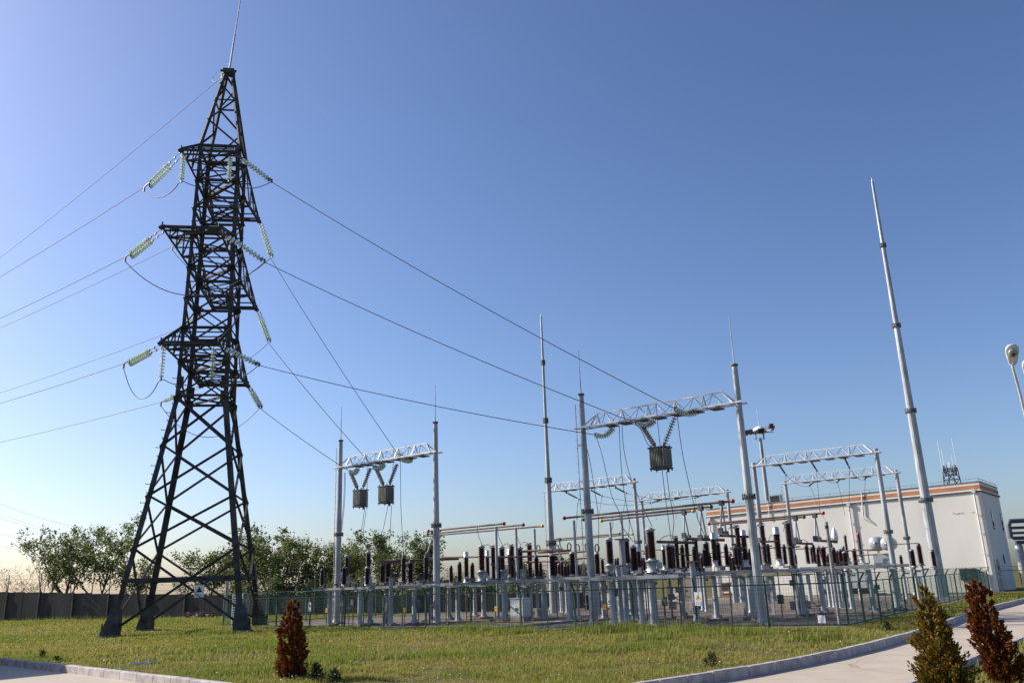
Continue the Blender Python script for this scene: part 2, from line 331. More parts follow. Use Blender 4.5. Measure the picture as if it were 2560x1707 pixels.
for z in (13.91, 16.15, 22.5, 28.75):      # inner diaphragms
    m = MB(); m.angle(corner(0, z), corner(2, z), .12); m.angle(corner(1, z), corner(3, z)-Z3*.03, .12); m.build('diaphragm', 'tower_paint', tower)
ARMS = [(28.75, 5.25, -1.45, 1.8), (22.55, 7.5, -1.55, 1.6), (16.15, 5.5, -1.6, 1.62)]
TIPS = {}
for ai, (z, L, xl, xr) in enumerate(ARMS):
    for sgn in (-1, 1):
        m = MB(); zu = z+(2.59 if ai == 0 else 2.2); h0 = half(z); hu = half(zu)
        tl = TL(xl, sgn*L, z); tr = TL(xr, sgn*L, z); bl = TL(-h0, sgn*h0, z); br = TL(h0, sgn*h0, z); ul = TL(-hu, sgn*hu, zu); ur = TL(hu, sgn*hu, zu)
        tl2 = tl+Z3*.1; tr2 = tr+Z3*.1
        for a, b, w in ((tl, bl, .13), (tr, br, .13), (tl2, ul, .12), (tr2, ur, .12)): m.angle(a, b, w, .025)
        m.angle(tl-EX*.1, tr+EX*.1, .17, .025); q = EY*(-sgn*.5); m.angle(tl+q, tr+q, .11, .02); m.angle(ul, ur, .13, .02)
        n = 3 if L < 7 else 4
        for i in range(n):
            f0, f1 = i/n, (i+1)/n; a0, a1 = tl.lerp(bl, f0), tl.lerp(bl, f1); b0, b1 = tr.lerp(br, f0), tr.lerp(br, f1); c1 = tl2.lerp(ul, f1); d1 = tr2.lerp(ur, f1); c0 = tl2.lerp(ul, f0); d0 = tr2.lerp(ur, f0)
            m.angle(a0, b1, .075, .015) if i % 2 else m.angle(b0, a1, .075, .015)
            if i: m.angle(a0, b0, .08, .015); m.angle(a0, c0, .07, .015); m.angle(b0, d0, .07, .015); m.angle(c0, d0, .07, .015)
            m.angle(a0, c1, .065, .015); m.angle(b0, d1, .065, .015)
        for t in (tl, tr): m.bar(t-Z3*.1, t+Z3*.38, .07); m.box(t, .3, .3, .12, None, EX, EY)
        m.build('cross_arm', 'tower_paint', tower); TIPS[ai, sgn] = (tl, tr)
APEX = TL(0, 0, 38.15)
m = MB(); zz = [31.34, 33.5, 35.3, 36.7, 37.8]
def pk(k, z): f = (z-31.34)/(38-31.34); h = 1.33+(.2-1.33)*f; return TL(CN[k][0]*h, CN[k][1]*h, z)
for k in range(4): m.angle(pk(k, 31.34), pk(k, 38), .16, .03)
for (i, j) in faces:
    for n, (z0, z1) in enumerate(zip(zz[:-1], zz[1:])):
        m.angle(pk(i if n % 2 else j, z0), pk(j if n % 2 else i, z1), .1, .02)
        m.angle(pk(i, z1), pk(j, z1), .085, .018) if n in (1, 3) else None
m.box(TL(0, 0, 38.0), .75, .6, .3, None, EX, EY); m.bar(TL(-.6, 0, 38.1), TL(.5, 0, 38.1), .12)
m.build('peak_frame', 'tower_paint', tower)
m = MB(); rt = APEX+EX*.55+Z3*7.5; m.tube([APEX, APEX.lerp(rt, .4), APEX.lerp(rt, .41), rt], [.065, .055, .04, .025], 8); m.build('lightning_rod', 'galvanised_steel', tower)
m = MB()      # climbing pegs on the front left leg
for i in range(22):
    z = 3.5+i*.55; a = corner(0, z); dd = -EX if i % 2 else -EY; m.bar(a, a+dd*.26, .035); m.bar(a+dd*.26, a+dd*.26+Z3*.06, .03)
m.build('climbing_peg', 'tower_paint', tower)['kind'] = 'stuff'
# warning sign hung on the front bar
sp = onplane(498, 1477, corner(0, 2.9)-EY*.1, EY)
def warn_sign(name, label, c, X, w, h, tri, group=None, N=None, text=True, plate='sign_white'):
    s = thing(name, label, 'sign', c, group); N = N or X.cross(Z3).normalized()     # N faces the viewer
    m = MB(); m.box(c, w, .02, h, None, X, N); m.build('plate', plate, s)
    m = MB(); f = c+N*.014+Z3*h*.12; r = w*.34
    m.add([f-X*r-Z3*r*.8, f+X*r-Z3*r*.8, f+Z3*r*1.0], [(0, 1, 2)]); m.add([f-X*r-Z3*r*.8-N*.003, f+X*r-Z3*r*.8-N*.003, f+Z3*r-N*.003], [(0, 2, 1)]); m.build('warning_triangle', tri, s)
    if tri == 'sign_yellow':
        m = MB(); f2 = f+N*.004; m.add([f2+X*.01*w/.5+Z3*r*.55, f2-X*.18*r-Z3*r*.15, f2+X*.02*r-Z3*r*.1], [(0, 1, 2)]); m.add([f2+X*.18*r+Z3*r*.1, f2-X*.05*r+Z3*r*.0, f2-X*.02*r-Z3*r*.6], [(0, 1, 2)]); m.build('bolt_mark', 'sign_black', s)
    if text:
        m = MB()
        for k in range(2): m.box(c+N*.0115-Z3*h*(.27+.11*k), w*.72, .003, h*.035, None, X, N)
        m.build('lettering_line', 'sign_grey', s)
    return s
warn_sign('warning_sign', 'white plate with black triangle hung on the pylon front bar', sp, EX, .52, .68, 'sign_black')
# ---------------------------------------------------------------- insulator strings
def disc_string(name, label, a, b, nd, r, matn, group, lead=.0, tail=.0, flip=1, sagz=0.):
    a = Vector(a); b = Vector(b); s = thing(name, label, 'insulator', a, group); pts = sag(a, b, sagz, nd+1) if sagz else [a.lerp(b, i/(nd+1)) for i in range(nd+2)]
    L = (b-a).length; d = (b-a).normalized()
    m = MB(); n0 = a.lerp(b, lead); n1 = a.lerp(b, 1-tail)
    def at(f):
        p = a.lerp(b, f); return p-Z3*(4*sagz*f*(1-f))
    for i in range(nd):
        f = lead+(1-lead-tail)*(i+.5)/nd; p = at(f); dd = (at(min(1, f+.02))-at(f-.02)).normalized()
        m.lathe([(.03, -.04), (r*.6, -.03), (r, .02), (r*.92, .035), (.03, .01)], 12, None, p, dd*flip)
    m.build('disc_stack', matn, s)
    m = MB(); m.tube([at(i/10) for i in range(11)], .02, 6)
    for i in range(nd): m.lathe([(.035, -.06), (.04, -.01), (.02, .01)], 8, None, at(lead+(1-lead-tail)*(i+.5)/nd), d*flip)
    if lead > .1:
        for f in (.03, lead*.5, lead*.9): m.box(at(f), .12, .07, .14, None, U3, V3)
    m.box(at(.985), .1, .08, .22, None, U3, V3)
    m.build('hardware', 'flange_steel', s); return s
def cable(label, pts, r, m='cable_dark', name='power_line', group=None, cat='cable', n=5):
    b = MB(); b.tube(pts, r, n); o = b.build(name, m, None, pts[0]); return tag(o, label, cat, group)
lvl = ['top', 'middle', 'bottom']
LEFT = {(0, -1): (T1(420, 1225), (0, 686)), (1, -1): (T2(297, 372), (0, 790)), (2, -1): (T2(287, 1068), (0, 1001.5)),
        (0, 1): (T2(605, 305), (0, 812)), (1, 1): (T2(635, 845), (0, 974)), (2, 1): (T2(530, 1320), (0, 1097))}
RIGHT_END = {(0, -1): T1(1250, 1188), (1, -1): (661.4, 655.3), (2, -1): (647, 913), (0, 1): (676.4, 645), (1, 1): (671.2, 856.9), (2, 1): (649.5, 1020)}
GAN = {(0, 1): ((Zgs(965, 775)), Zgs(845, 730), 8.0), (1, 1): (Zgs(695, 815), Zgs(600, 845), 5), (2, 1): (Zgs(440, 855), Zgs(370, 895), 2.3),
       (0, -1): (Zgb(1440, 612), Zgb(1243, 597), 27), (1, -1): (Zgb(1062, 688), Zgb(905, 722), 23), (2, -1): (Zgb(703, 752), Zgb(552, 825), 20.5)}
side_w = {-1: 'front', 1: 'rear'}
WEND = {}; REND = {}
for (ai, sg), (e, far) in LEFT.items():
    tl, tr = TIPS[ai, sg]; nrm = V3
    pe = onplane(*e, tl, nrm); pf = onplane(*far, tl, nrm); WEND[ai, sg] = pe
    for k in range(2):
        off = V3*(.42*k) if k == 0 else -EY*sg*.45
        a = tl+off-Z3*.05; b = pe+(V3*.0 if k == 0 else Vector(-EY*sg*.4)) 
        if k == 0: b = pe+(tl-pe)*.13
        else: b = pe+(tl-pe)*.13-EY*sg*.38-Z3*.12
        disc_string('insulator_string', f'green glass string, {"outer" if k == 0 else "inner"} of the pair left of the {lvl[ai]} {side_w[sg]} cross arm', a, b, 9, .155, 'glass_disc', 'glass strings anchoring the incoming lines', .38, .0, -1)
    m = MB(); m.bar(pe+(tl-pe)*.13, pe+(tl-pe)*.13-EY*sg*.38-Z3*.12, .09); m.bar(pe+(tl-pe)*.13, pe, .07); m.bar(pe-Z3*.02, pe-Z3*.3, .09)
    tag(m.build('yoke_plate', 'flange_steel', None, pe), f'dark yoke joining the paired strings left of the {lvl[ai]} {side_w[sg]} cross arm', 'yoke', 'line end yokes')
    ext = pe+(pf-pe)*1.9
    cable(f'pale conductor running off left from the {lvl[ai]} {side_w[sg]} cross arm', sag(pe, ext, (pe-ext).length*.006, 20), .02, 'cable_pale', group='conductors going off to the left')
for (ai, sg), e in RIGHT_END.items():
    tl, tr = TIPS[ai, sg]; gb, ge, gu = GAN[ai, sg]
    bp = onv(*gb, 0.0); n2 = Vector((-(bp-tr).y, (bp-tr).x, 0)).normalized()
    pe = onplane(*e, tr, n2); REND[ai, sg] = pe; a = tr-Z3*.08
    for k in range(2):
        off = V3*(.26*k)
        disc_string('insulator_string', f'glass string, {"nearer" if k == 0 else "farther"} of the pair right of the {lvl[ai]} {side_w[sg]} cross arm', a+off, pe+(a-pe)*.06+off*.9, 9, .15, 'glass_disc', 'glass strings anchoring the outgoing lines', .22, .03, -1)
    gs = onplane(*ge, bp, n2); gs = bp+(gs-bp)
    if (gs-bp).length > 3.2: gs = bp+(gs-bp).normalized()*3.2
    for k in range(2):
        off = V3*(.22*k)
        disc_string('insulator_string', f'{["front", "back"][k]} green glass string at the {["right", "middle", "left"][ai]} attachment under the {"left" if sg == 1 else "middle"} gantry beam', bp+off, gs+off*.8, 10, .15, 'glass_disc', 'glass strings under the gantry beams', .06, .04, 1, .22)
    GAN[ai, sg] = (bp, gs, gu)
    cable(f'dark conductor from the {lvl[ai]} {side_w[sg]} cross arm down to the {"left" if sg == 1 else "middle"} gantry', sag(pe, gs, (pe-gs).length*.012, 24), .02, 'cable_dark', group='conductors from pylon to gantries')
# suspension strings and jumpers on the front arms
SUS = {}
for ai, pl in ((0, [((660, 985), (655, 1185), T1), ((1008, 1000), (985, 1190), T1)]), (2, [((527, 955), (520, 1172), T2), ((900, 960), (890, 1170), T2)])):
    for j, (a, b, f) in enumerate(pl):
        tip = TIPS[ai, -1][j]; off = EX*(.12 if j == 0 else -.3)+EY*.2; top = tip+off-Z3*.1; bz = zat(top, *f(*b)); bot = Vector((top.x, top.y, bz)); SUS[ai, j] = bot
        disc_string('insulator_string', f'upright glass string below the {"left" if j == 0 else "right"} corner of the {lvl[ai]} front cross arm', top, bot, 9, .17, 'glass_disc', 'hanging strings of the pylon', .05, .06, 1)
for ai in (0, 2):
    w, r = WEND[ai, -1], REND[ai, -1]; a, b = SUS[ai, 0], SUS[ai, 1]
    pts = smooth_path(sag(w-Z3*.28, a, .75 if ai == 0 else 1.5, 6)+sag(a, b, .35, 5)[1:]+sag(b, r, .45, 5)[1:], 3)
    cable(f'jumper cable looping under the {lvl[ai]} front cross arm', pts, .026, 'cable_dark', 'jumper_cable', 'jumpers of the pylon')
cable('jumper cable looping under the middle front cross arm', sag(WEND[1, -1]-Z3*.28, REND[1, -1], 2.1, 18), .026, 'cable_dark', 'jumper_cable', 'jumpers of the pylon')
for ai in range(3): cable(f'jumper cable looping under the {lvl[ai]} rear cross arm', sag(WEND[ai, 1]-Z3*.28, REND[ai, 1], 2.2, 18), .024, 'cable_dark', 'jumper_cable', 'jumpers of the pylon')
# ground wire at the peak
gp_ = onplane(*T1(925, 508), APEX, V3); gf = onplane(0, 626, APEX, V3)
disc_string('insulator_string', 'short glass string at the very peak of the pylon', APEX-EX*.35-Z3*.1, gp_, 2, .15, 'glass_disc', None, .3, .3, -1)
cable('thin ground wire running off left from the pylon peak', sag(gp_, gp_+(gf-gp_)*1.9, .9, 16), .018, 'cable_pale', 'ground_wire')
c0 = onplane(*T1(925, 478), APEX, V3)
cable('small wire loop beside the pylon peak', [c0+U3*(math.cos(t)*1.15)+Z3*(math.sin(t)*.6)+V3*.1*math.sin(t) for t in [R(20+x*14) for x in range(24)]], .014, 'cable_dark', 'jumper_cable')
# faint distant lines low on the left
for i, (x0, ya, x1, yb) in enumerate([(18, 1250, 149, 1292), (0, 1269, 125, 1310), (0, 1278, 119, 1314), (0, 1317, 95, 1341), (0, 1345, 65, 1362)]):
    q0 = onplane(x0-150, ya-150*(yb-ya)/(x1-x0), (0, 230, 0), (0, 1, 0)); q1 = onplane(x1+120, yb+120*(yb-ya)/(x1-x0), (0, 290, 0), (0, 1, 0))
    cable(f'faint far power line low at the left edge, {ORDW[i]} from the top', sag(q0, q1, 2, 16), .03, 'cable_pale', 'power_line', 'far lines at the left')
# ================================================================ PORTAL GANTRIES
def gantry(label, u0, v, ztop, spike, zfl=5.6, zb=9.95, ladder=True, rad=(.21, .135), span=8.85):
    gt = thing('portal_gantry', label, 'gantry', P(u0+span/2, v))
    for k, u in enumerate((u0, u0+span)):
        m = MB(); n = 14
        m.lathe([(rad[0]*1.25, 0), (rad[0]*1.25, .12), (rad[0], .3), (rad[0]*.9, zfl-.06)], n, None, P(u, v), None, False)
        m.lathe([(rad[0]*.88, zfl+.06), (rad[1], ztop-.1)], n, None, P(u, v), None, False)
        post = m.build('post', 'galvanised_steel', gt)
        m = MB(); m.lathe([(rad[0]*1.35, -.07), (rad[0]*1.45, -.05), (rad[0]*1.45, .05), (rad[0]*1.35, .07)], 14, None, P(u, v, zfl), None, False)
        for i in range(10): a = i*2*math.pi/10; m.box(P(u, v, zfl)+U3*math.cos(a)*rad[0]*1.35+V3*math.sin(a)*rad[0]*1.35, .05, .05, .26)
        m.build('flange', 'flange_steel', post)
        if spike:
            m = MB(); m.lathe([(rad[1]*1.02, -.1), (rad[1]*1.3, -.02), (rad[1]*1.3, .03)], 14, None, P(u, v, ztop), None, False); m.build('top_cap', 'flange_steel', post)
            m = MB(); m.tube([P(u, v, ztop), P(u, v, spike)], [.03, .012], 6); m.build('lightning_spike', 'galvanised_steel', post)
        m = MB(); m.box(P(u, v, .03), .8, .8, .16); m.build('plinth', 'concrete_plinth', post)
        if k == 0 and ladder:
            m = MB(); o = P(u, v)-U3*.42
            m.tube([o+Z3*.6, o+Z3*(ztop-.5)], .022, 5)
            for i in range(int((ztop-1.4)/.42)): m.bar(o+Z3*(1+i*.42)-U3*.13, o+Z3*(1+i*.42)+U3*.1, .018)
            for z in np.arange(1.5, ztop-1, 1.9): m.bar(o+Z3*z, o+U3*.3+Z3*z, .045, .08)
            m.build('climbing_rail', 'galvanised_steel', gt)
    m = MB(); ua, ub = u0-.35, u0+span+.3; dv = .32; zt = zb+.66; q = 'galvanised_bright'
    for s in (-1, 1): m.angle(P(ua, v+s*dv, zb), P(ub, v+s*dv, zb), .075, .018)
    ta, tb = u0+.95, u0+span-.75
    m.angle(P(ta, v, zt), P(tb, v, zt), .06, .015); N = 14
    for s in (-1, 1):
        m.bar(P(u0+.15, v+s*dv, zb+.05), P(ta, v, zt), .06); m.bar(P(u0+span-.15, v+s*dv, zb+.05), P(tb, v, zt), .07)
        for i in range(N):
            a = ta+(tb-ta)*i/N; b = ta+(tb-ta)*(i+1)/N
            if i % 2 == 0: m.bar(P(a, v+s*dv, zb+.05), P(b, v, zt), .027)
            else: m.bar(P(a, v, zt), P(b, v+s*dv, zb+.05), .027)
            if i % 3 == 0: m.bar(P(a, v+s*dv, zb+.05), P(a, v, zt), .05)
    for i in range(N): a = ua+(ub-ua)*i/N; b = ua+(ub-ua)*(i+1)/N; m.bar(P(a, v-dv, zb), P(b, v+dv, zb), .04)
    m.build('beam', 'galvanised_bright', gt)
    m = MB()
    for f in (.2, .3, .42, .52, .64, .75, .87): m.box(P(u0+span*f, v, zb-.07), .55, .78, .05)
    m.build('hanger_plate', 'flange_steel', gt); return gt
gantry('steel portal gantry nearest the pylon, carrying two hanging finned boxes', 0, 0, 11.85, 14.2)
gantry('steel portal gantry in the middle of the yard, carrying one hanging finned box', 19.7, 0, 11.85, 14.3)
gantry('plain steel portal gantry behind the left bay, beside the tall thin mast', -.1, 24, 10.25, None, 5.0, 9.8, True, (.19, .14))
gantry('plain steel portal gantry in front of the white building, nearer of two', 19.4, 23.5, 10.3, None, 4.6, 9.9, True, (.2, .15))
gantry('plain steel portal gantry farthest back, just left of the white building', -.3, 41, 10.3, None, 4.6, 9.95, False, (.19, .15), 9.6)
gantry('plain steel portal gantry close before the white building, farther of two', 16.1, 38.5, 10.3, None, 4.6, 9.95, True, (.19, .15), 9.6)
# hanging finned boxes
def trap(label, cpx, w, v=0.):
    c = onv(*cpx, v); t = thing('line_trap', label, 'line trap', c, 'finned boxes hanging under the gantries'); h = 1.02
    m = MB(); m.box(c, w*.82, w*.66, h*.92)
    for i in range(9): m.box(c+U3*(i-4)*w*.095, .025, w*.9, h*.86)
    for i in range(7): m.box(c+V3*(i-3)*w*.1, w*.98, .025, h*.84)
    m.build('finned_tank', 'trap_grey', t)
    m = MB(); m.box(c+Z3*(h*.5), w*1.02, w*.85, .07); [m.bar(c+U3*sx*w*.4+V3*sy*w*.3+Z3*h*.5, c+U3*sx*w*.4+V3*sy*w*.3+Z3*h*.63, .05) for sx in (-1, 1) for sy in (-1, 1)]; m.build('lid', 'dark_metal', t); m = MB(); m.box(c-Z3*(h*.5), w*.96, w*.8, .08)
    for sx, sy in ((-1, 1), (1, -1), (1, 1), (-1, -1)): m.bar(c+U3*sx*w*.45+V3*sy*w*.3-Z3*h*.5, c+U3*sx*w*.45+V3*sy*w*.3-Z3*h*.62, .05)
    m.bar(c+U3*w*.38-Z3*h*.5, c+U3*w*.38-Z3*h*.72, .09); m.build('base_frame', 'dark_metal', t); return c
traps = [(Zgs(474, 1158), .82, 'grey finned box hanging under the left gantry, the left one of two', [((375, 895), (445, 1062)), ((575, 858), (500, 1050))], Zgs),
         (Zgs(726, 1122), .84, 'grey finned box hanging under the left gantry, the right one of two', [((622, 850), (700, 1028)), ((835, 818), (760, 1012))], Zgs),
         (Zgb(1121, 1028), .95, 'large grey finned box hanging alone under the middle gantry', [((955, 740), (1072, 925)), ((1245, 665), (1150, 918))], Zgb)]
TRC = []
for i, (c, w, lb, st, f) in enumerate(traps):
    TRC.append(trap(lb, c, w))
    for j, (a, b) in enumerate(st):
        disc_string('insulator_string', f'pale porcelain string on the {["left", "right"][j]} of the V above {["the left finned box", "the right finned box", "the large finned box"][i]}', onv(*f(*a), -.0), onv(*f(*b), 0), 10, .145, 'porcelain_grey', 'porcelain V strings', .03, .04, -1)
# ================================================================ MASTS
def mast(label, base, zs, rs, tip):
    t = thing('lightning_mast', label, 'mast', base)
    for i in range(len(zs)-1):
        m = MB(); m.lathe([(rs[i], zs[i]+.05), (rs[i+1]*1.06, zs[i+1]-.05)], 14, None, base, None, False); sec = m.build('mast_section', 'galvanised_steel', t)
        if i:
            m = MB(); r = rs[i]; m.lathe([(r*1.45, -.12), (r*1.5, -.04), (r*1.5, .04), (r*1.45, .12)], 16, None, base+Z3*zs[i], None, False)
            for k in range(12): a = k*math.pi/6; m.box(base+Z3*zs[i]+Vector((math.cos(a)*r*1.38, math.sin(a)*r*1.38, 0)), .07, .07, .38)
            m.build('flange', 'flange_steel', sec)
    m = MB(); m.lathe([(rs[-1], zs[-1]), (.01, tip)], 8, None, base); m.build('spike', 'galvanised_steel', t); return t
eb = gnd(2355, 1492); zE = [0]+[zat(eb, *p) for p in ((2313.1, 1249), (2278.7, 1026.4), (2245.2, 813.4), (2212.7, 612.8), (2185.5, 455))]
mast('tallest tapering steel lightning mast, leaning over the white building in view', eb, zE, [.44, .36, .285, .22, .16, .10], zat(eb, 2184, 443))
mb_ = gnd(1385.7, 1533); zM = [0]+[zat(mb_, *p) for p in ((1380, 1357), (1375.3, 1200), (1369.3, 1050.9), (1363.6, 906), (1359.4, 793))]
mast('slender steel lightning mast standing left of the middle gantry', mb_, zM, [.29, .24, .16, .115, .09, .065], zat(mb_, 1359, 783))
# floodlight mast behind the building
fb = Vector((*xy(13, 62), 0)); fb = onv(1898.6, 1080, 70.0); fz = fb.z; fb.z = 0
t = thing('floodlight_mast', 'pole with a ring of floodlights and white dome rising behind the white building', 'floodlight mast', fb)
m = MB(); m.lathe([(.38, 0), (.22, fz-.8)], 12, None, fb); m.build('pole', 'galvanised_steel', t)
m = MB(); m.lathe([(1.15, -.05), (1.25, 0), (1.15, .06), (.3, .1)], 16, None, fb+Z3*fz); 
for a in (0, 60, 120, 180, 240, 300): m.bar(fb+Z3*fz, fb+Z3*(fz-.05)+Vector((math.cos(R(a))*1.9, math.sin(R(a))*1.9, 0)), .09)
for s in (-.55, .5): m.bar(fb+Vector((s, 0, fz-1.0)), fb+Vector((s, 0, fz+.1)), .16)
m.build('lamp_ring', 'galvanised_steel', t)
m = MB(); m.lathe([(.85, .25), (.72, .5), (.4, .72), (.01, .82)], 16, None, fb+Z3*fz); m.build('dome', 'white_paint', t)
m = MB(); m.tube([fb+Z3*(fz+.8), fb+Z3*(fz+3.2)], .03, 5); m.build('spike', 'white_paint', t)
for a, up in ((0, .5), (35, .9), (75, .4), (130, .3), (180, -.1), (215, -.1), (260, -.15), (310, .6)):
    d = Vector((math.cos(R(a)), math.sin(R(a)), 0)); m = MB(); m.box(fb+Z3*(fz+up*.9)+d*1.85, .75, .22, .6, None, d.cross(Z3), d, (Z3+d*.5).normalized()); m.build('floodlight', 'dark_metal', t)
# ================================================================ BUSBARS
def busbar(label, p0, p1, v, r, balls, group):
    a = onv(*p0, v); b = onv(*p1, v); z = (a.z+b.z)/2; t = thing('busbar', label, 'busbar', a, group)
    m = MB(); m.tube([a, b], r, 10); m.build('tube', 'bus_tube', t)
    for p, c in zip((a, b), balls):
        if c: m = MB(); m.ball(p, r*1.9, None, 12); m.build('end_ball', c, t)
    return a, b
BB = {}
for key, lab, p0, p1, v, balls in [
    ('a', 'left bay busbar tube with a red ball on its right end', (1071.3, 1327), (1260.3, 1308.5), 3.75, ('ball_red', 'ball_red')),
    ('b', 'left bay busbar tube with a dark green ball on its right end', (1069.5, 1334.4), (1308.2, 1311.4), 6.15, ('ball_green', 'ball_green')),
    ('c', 'left bay busbar tube with a yellow ball on its right end', (1059.4, 1340), (1356.2, 1314.7), 8.55, ('ball_yellow', 'ball_yellow')),
    ('d', 'long middle bay busbar tube with red balls, uppermost in its trio', (1411, 1294.6), (1831.7, 1252.2), 2.65, ('ball_red', 'ball_red')),
    ('e', 'middle bay busbar tube with a dark green ball on its right end', (1459, 1298), (1777.5, 1266), 5.0, ('ball_green', 'ball_green')),
    ('f', 'middle bay busbar tube with yellow balls on both ends', (1504, 1301), (1733.5, 1276.8), 7.3, ('ball_yellow', 'ball_yellow')),
    ('g', 'busbar tube with a red ball on each end before the white building', (1772.5, 1309), (2058, 1282), 10, ('ball_red', 'ball_red')),
    ('h', 'busbar tube with a dark green ball before the white building', (1808, 1310), (2010, 1292), 12.4, ('ball_green', 'ball_green')),
    ('i', 'far busbar tube with dark green balls behind the middle gantry post', (1381, 1348), (1549, 1333.6), 22, ('ball_green', 'ball_green')),
    ('j', 'far busbar tube with yellow balls behind the middle gantry post', (1370, 1352.8), (1580, 1334.9), 24, ('ball_yellow', 'ball_yellow'))]:
    BB[key] = busbar(lab, p0, p1, v, .06 if key in 'abcdef' else .055, balls, 'horizontal busbar tubes')
# lower tubes between apparatus (u or v direction given by end rows)
for i, (p0, v0, p1, v1, r, lab) in enumerate([
    (Z780(800, 686), .6, Z780(1645, 655), 4.2, .075, 'thick low tube among the left bay insulators before the trees'),
    (Z780(650, 711), .8, Z780(1000, 696), 3, .035, 'thin low tube left of the thick one before the trees'),
    (Z1100(15, 640), 5, Z1100(660, 632), 5.6, .05, 'low tube passing behind the silver headed transformers of the left bay'),
    (Z1100(640, 640), 5, Z1100(1280, 622), 7, .055, 'low tube with pale clamps right of the left bay transformers'),
    (Z1100(905, 575), 7, Z1100(1260, 556), 7.2, .075, 'upper thick tube right of the left bay, the left one'),
    (Z1100(1100, 583), 4.5, Z1100(1465, 562), 4.6, .075, 'upper thick tube right of the left bay, the middle one'),
    (Z1100(1270, 600), 4, Z1100(1660, 568), 4, .06, 'upper thin tube reaching the middle gantry post'),
    (Z1100(930, 690), 6, Z1100(1480, 680), 6, .045, 'lower tube among the insulators between the bays, lower one'),
    (Z1100(1475, 662), 5, Z1400(400, 640), 5.2, .045, 'lower tube ending at the middle gantry post'),
    (Z1400(1080, 465), 3, Z1400(1500, 475), 4.5, .075, 'thick tube at insulator top height in the middle bay, left one'),
    (Z1400(1420, 430), 4.6, Z1700(500, 445), 5.2, .08, 'thick tube at insulator top height in the middle bay, right one'),
    (Z1700(440, 395), 5.5, Z1700(770, 408), 6.3, .07, 'thick tube ending at the right gantry post'),
    (Z1700(580, 495), 6, Z1700(745, 493), 6.6, .05, 'short tube low behind the right gantry post'),
    (Z1700(890, 465), 7, Z1700(1090, 460), 7.6, .05, 'short tube right of the right gantry post'),
    (Z1700(1290, 480), 9, Z1700(1490, 488), 9.5, .06, 'short tube before the white building, left one'),
    (Z1700(1515, 450), 12, Z1700(1765, 462), 12.6, .07, 'short thick tube before the white building, right one')]):
    a = onv(*p0, v0); b = onv(*p1, v1); m = MB(); m.tube([a, b], r, 8)
    tag(m.build('connecting_tube', 'bus_tube', None, a), lab, 'busbar', 'low connecting tubes')
# ================================================================ PLATFORMS
def platform(label, u0, u1, v0, v1, z, cols, nl=2, extra=()):
    t = thing('equipment_platform', label, 'platform', P((u0+u1)/2, (v0+v1)/2), 'steel equipment platforms')
    for k in range(nl):
        v = v0+(v1-v0)*k/(nl-1); m = MB(); a, b = P(u0, v, z-.11), P(u1, v, z-.11); m.box((a+b)/2, u1-u0, .05, .15); 
        for dz in (-.07, .07): m.box((a+b)/2+V3*.05+Z3*dz, u1-u0, .1, .016)
        m.build('beam', 'platform_steel', t)
    n = max(2, int((u1-u0)/1.3)); m = MB()
    for i in range(n+1): u = u0+.08+(u1-u0-.16)*i/n; m.box(P(u, (v0+v1)/2, z-.13), .07, v1-v0-.12, .09)
    m.box(P((u0+u1)/2, (v0+v1)/2, z-.14), u1-u0-.3, .06, .06)
    m.build('cross_member', 'galvanised_steel', t)
    rr = random.Random(int(u0*100)); m = MB()
    for i in range(int((u1-u0)*1.6)):
        c = P(rr.uniform(u0+.2, u1-.2), rr.uniform(v0, v1), z+rr.uniform(.03, .16)); m.box(c, rr.uniform(.12, .4), .16, rr.uniform(.08, .24))
        if i % 2: e = c+U3*rr.uniform(-1.2, 1.2)+Z3*rr.uniform(-.04, .1); m.bar(c, e, .035); m.bar(c-Z3*.25, c, .06)
    lk = m.build('drive_linkage', 'flange_steel', t); lk['kind'] = 'stuff'; m = MB()
    for i in range(int((u1-u0)*1.1)):
        c = P(rr.uniform(u0+.2, u1-.2), rr.uniform(v0, v1)); m.tube([c, c+Z3*(z-.1)], .03, 5)
        if i % 2: m.box(c+Z3*rr.uniform(.8, 1.7), .26, .2, rr.uniform(.25, .45)); m.bar(c+Z3*1.0, c+U3*rr.uniform(-.9, .9)+Z3*1.05, .03)
    lk = m.build('control_conduit', 'flange_steel', t); lk['kind'] = 'stuff'
    for (u, v) in cols:
        m = MB(); m.lathe([(.17, .14), (.14, .3), (.135, z-.28)], 12, None, P(u, v)); m.box(P(u, v, .13), .5, .5, .04); m.box(P(u, v, z-.25), .6, .45, .05)
        for s in (-1, 1): m.box(P(u, v, .22)+U3*s*.2, .14, .02, .16)
        c = m.build('column', 'galvanised_steel', t)
        m = MB(); m.box(P(u, v, .05), .85, .85, .13); m.build('plinth', 'plinth_red', c)
platform('front steel platform left of the first gantry, nearest the pylon', .95, 6.05, -2.75, -2.3, 2.25, [(2.28, -2.5), (5.07, -2.55)])
platform('steel platform under the left gantry with three round columns', 4.1, 9.8, -1.5, -.75, 2.25, [(4.6, -1.3), (5.6, -.95), (7.9, -.9)])
platform('narrow steel platform carrying thin insulators before the trees', 5.0, 10.2, .5, 2.6, 2.3, [(9.6, 1.0), (6.3, 2.2)])
platform('steel platform of the left bay below the silver headed transformers', 3.8, 9.4, 3.4, 9.0, 2.25, [(5.6, 4.6), (5.3, 7.5), (7.5, 5.8), (9.0, 8.2)], 3)
platform('long steel platform between the two gantries below the grey tanks', 9.5, 15.6, 2.9, 9.0, 2.35, [(11.4, 3.1), (10.3, 4.6), (9.9, 6.6), (13.8, 3.8), (14.8, 8.0)], 3)
platform('steel platform left of the middle gantry post', 15.7, 20.2, 2.2, 8.4, 2.4, [(16.5, 2.6), (18.1, 3.5), (17.4, 7.6)], 3)
